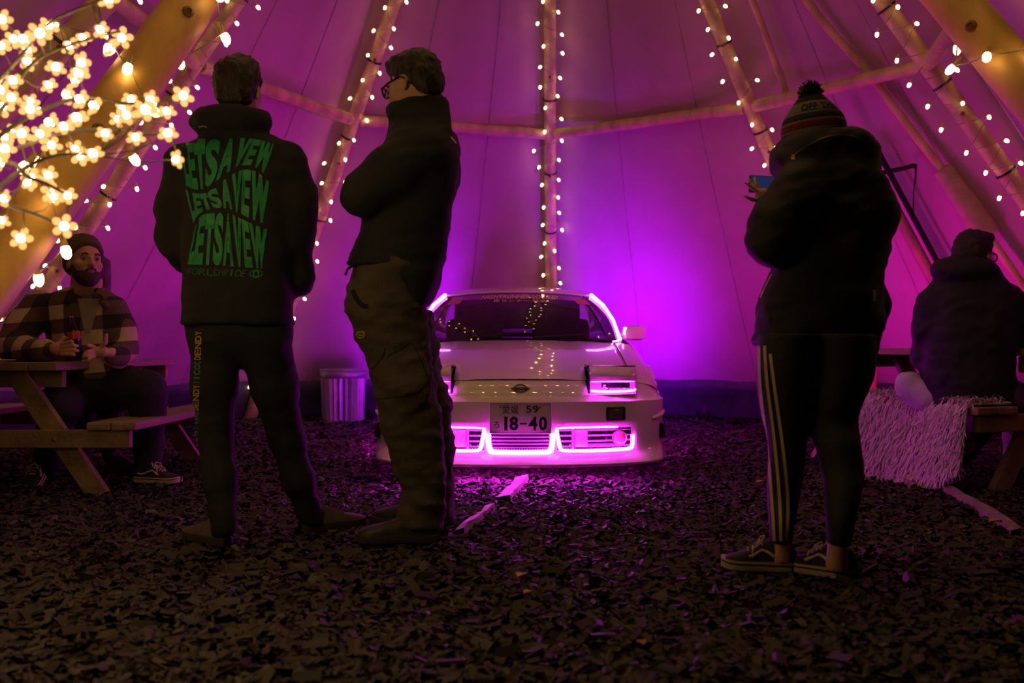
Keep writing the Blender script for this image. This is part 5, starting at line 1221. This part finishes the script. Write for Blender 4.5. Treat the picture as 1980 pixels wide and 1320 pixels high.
# ------------------------------------------------------------------ sheepskin over the bench edge
fu = thing('sheepskin_throw', 'shaggy pale sheepskin draped over the bench beside the seated person', 'throw', TP(-.78, .45, .05))
hide = mat('sheepskin', (.62, .54, .50), .95, var=.15, scale=30)
def fur_pt(u, v):
    """u along the bench, v from on top of the seat down over its outer edge"""
    y = .05 + u * .95; s = v * .78
    if s < .26: x, z = -.50 - s, .462 + .012 * math.sin(u * 9)
    else:
        h = (s - .26); x, z = -.765 - .020 * math.sin(u * 7 + 1) - .04 * min(1, h * 3), .452 - h
    return x, y, z
def furw(u): return .62 + .42 * math.sin(PI * (u * .85 + .08)) * (1 - .15 * math.sin(u * 17))
def FP(u, v):
    ext = min(1, furw(u)); x, y, z = fur_pt(u, v * ext); return TP(x, y, max(z, .03))
MB().grid([[FP(u, v) for u in np.linspace(0, 1, 24)] for v in np.linspace(0, 1, 24)]).build('hide', hide, fu, True, autos=False, solid=.012)
fb = MB()
for i in range(9000):
    u, v = RNG.uniform(0, 1), RNG.uniform(.02, 1) ** .8; p = FP(u, v); q = FP(u, min(1, v + .03)); dn = (q - p).normalized() if (q - p).length > 1e-4 else V(0, 0, -1)
    x, y, z = fur_pt(u, v); nrm = (TP(x, y, z + 1) - TP(x, y, z)) if v * furw(u) * .78 < .26 else (TP(x - 1, y, z) - TP(x, y, z))
    g = Vector(RNG.normal(0, .35, 3)); l = RNG.uniform(.035, .075); d1 = (dn + nrm * .55 + g).normalized(); d2 = (dn + nrm * .1 + V(0, 0, -.6) + g * 1.2).normalized(); sd = d1.cross(nrm); sd = (sd.normalized() if sd.length > 1e-3 else V(0, 1, 0)) * .0035
    a = p + nrm * .004; b = a + d1 * l * .5; c = b + d2 * l * .6; fb.add([a - sd, a + sd, b + sd, b - sd, c], [(0, 1, 2, 3), (3, 2, 4)])
o = fb.build('fleece', hide, fu, False); o['kind'] = 'stuff'

# ------------------------------------------------------------------ ribbed bin by the back wall
bd = 9.8; bc = at(664, 800, bd); bc.z = 0; bt = thing('litter_bin', 'dark ribbed metal bin standing by the back wall', 'bin', bc)
m = MB(); vs = []; n = 96; hB = .52; R0 = .212
for (z, k) in ((0, 1), (.02, 1), (.44, 1), (.445, 0), (.46, 0), (hB, 0)):
    for i in range(n):
        th = 2 * PI * i / n; r = (R0 - .02 + .02 * z / hB) + (.010 * math.cos(th * 24) * k) + (.012 if k == 0 and z > .45 else 0); vs.append(bc + V(r * math.cos(th), r * math.sin(th), z))
fs = [(j * n + i, j * n + (i + 1) % n, (j + 1) * n + (i + 1) % n, (j + 1) * n + i) for j in range(5) for i in range(n)]
MB().add(vs, fs).build('ribbed_body', mat('bin_metal', (.30, .30, .33), .42, .5, var=.1), bt, True, solid=.004)
MB().tube([bc + V((R0 + .012) * math.cos(a), (R0 + .012) * math.sin(a), hB) for a in np.linspace(0, 2 * PI, 33)[:-1]], .010, 8, closed=True).build('rolled_rim', mat('bin_metal', (.09, .09, .10), .38, .6), bt, True)
MB().lathe(bc, [(.001, .42), (R0 - .02, .42)], 24).build('bin_liner', blackm, bt, True)

# ------------------------------------------------------------------ blossom light tree in the foreground corner
barkbr = mat('branch_bark', (.030, .020, .012), .7, bump=.4)
tree = thing('blossom_light_tree', 'artificial tree of glowing warm blossom lights in front of the thick golden trunk', 'light tree', (-1.95, 2.75, 0))
MB().tube([V(-1.95, 2.75, 0), V(-1.93, 2.72, .5), V(-1.86, 2.68, 1.0), V(-1.80, 2.62, 1.35)], [.05, .042, .034, .024], 10).build('trunk', barkbr, tree, True)
MB().lathe((-1.95, 2.75, 0), [(.001, .03), (.20, .03), (.22, .02), (.22, 0)], 24).build('base_plate', blackm, tree, True)
BR = [[V(-1.86, 2.68, 1.0), at(-120, 330, 2.6), at(0, 215, 2.55), at(60, 125, 2.5), at(140, 85, 2.5), at(232, 60, 2.45)],
      [V(-1.83, 2.65, 1.2), at(-60, 200, 2.5), at(30, 120, 2.35), at(95, 45, 2.3), at(210, -5, 2.3)],
      [V(-1.88, 2.69, .9), at(-80, 330, 2.45), at(40, 235, 2.4), at(150, 190, 2.4), at(250, 200, 2.45), at(352, 188, 2.5)],
      [V(-1.88, 2.69, .9), at(-60, 340, 2.6), at(80, 270, 2.55), at(180, 250, 2.6), at(280, 258, 2.6), at(326, 262, 2.6), at(345, 305, 2.6)],
      [V(-1.89, 2.70, .8), at(-50, 400, 2.4), at(40, 330, 2.3), at(110, 300, 2.3), at(185, 300, 2.3)],
      [V(-1.90, 2.71, .7), at(-60, 395, 2.5), at(30, 402, 2.4), at(112, 432, 2.4)],
      [V(-1.90, 2.71, .7), at(-40, 345, 2.35), at(60, 345, 2.3), at(133, 378, 2.35)]]
BPTS = []
for b in BR:
    P_ = [Vector(q) for q in catmull([tuple(p) for p in b], 6)]; n = len(P_); MB().tube(P_, [.0065 * (1 - .72 * i / n) + .001 for i in range(n)], 7).build('branch', barkbr, tree, True); BPTS += P_[2:]
petm = emat('petal_glow', (1.0, .45, .13), 1.7); corem = emat('blossom_core', (1.0, .62, .24), 120)
pm_ = MB()
for k in range(5):
    a = 2 * PI * k / 5; pm_.ball((math.cos(a) * .0125, math.sin(a) * .0125, .004), (.0075, .0065, .0045), 8, 6, Matrix.Rotation(a, 3, 'Z'))
PET_ME = shared(pm_, 'petals', petm); CORE_ME = shared(MB().ball((0, 0, .006), (.0066, .0066, .0085), 8, 6), 'core', corem)
BL = [(212, 4), (93, 53), (75, 67), (50, 80), (56, 98), (57, 118), (138, 92), (162, 78), (198, 60), (236, 72), (216, 95), (163, 120), (107, 135), (153, 148), (150, 158), (97, 168), (136, 185), (27, 160), (22, 193), (5, 208), (60, 198), (58, 215), (160, 195), (187, 208), (152, 234), (30, 255), (40, 262), (8, 268), (102, 240), (125, 250), (80, 260), (100, 283), (12, 292), (240, 210), (228, 232), (244, 222), (252, 196), (295, 193), (282, 215), (323, 220), (352, 188), (325, 262), (263, 270), (202, 262), (346, 307), (146, 290), (155, 302), (183, 302), (57, 352), (98, 340), (100, 372), (108, 380), (133, 381), (14, 385), (2, 430), (124, 437), (43, 463), (6, 40), (2, 92), (28, 78), (0, 180), (3, 318), (62, 345)]
rest = [q for q in BPTS if q.x < -1.40]
BL += [(CX + q.x / q.y * F + random.uniform(-45, 45), CY - (q.z - CAMH) / q.y * F + random.uniform(-50, 30)) for q in random.sample(rest, min(26, len(rest)))]
for (x, y) in BL:
    d = 2.42 + .16 * math.sin(x * .37 + y * .21); p = at(x, y, d); q = min(BPTS, key=lambda b: (b - p).length_squared); d = (p - q).length; nrm = (Vector((RNG.uniform(-.9, .9), -1, RNG.uniform(-.5, .9)))).normalized()
    bl = place('blossom', PET_ME, tree, p, axis_rot(nrm), float(RNG.uniform(1.1, 1.5)))
    cr = bpy.data.objects.new('core', CORE_ME); COL.objects.link(cr); cr.parent = bl
    if d > .02:
        MB().tube([q, q.lerp(p, .5) + V(0, .004, -.012), p + V(0, .004, 0)], [.0022, .0016, .0014], 5).build('twig', barkbr, tree, True)
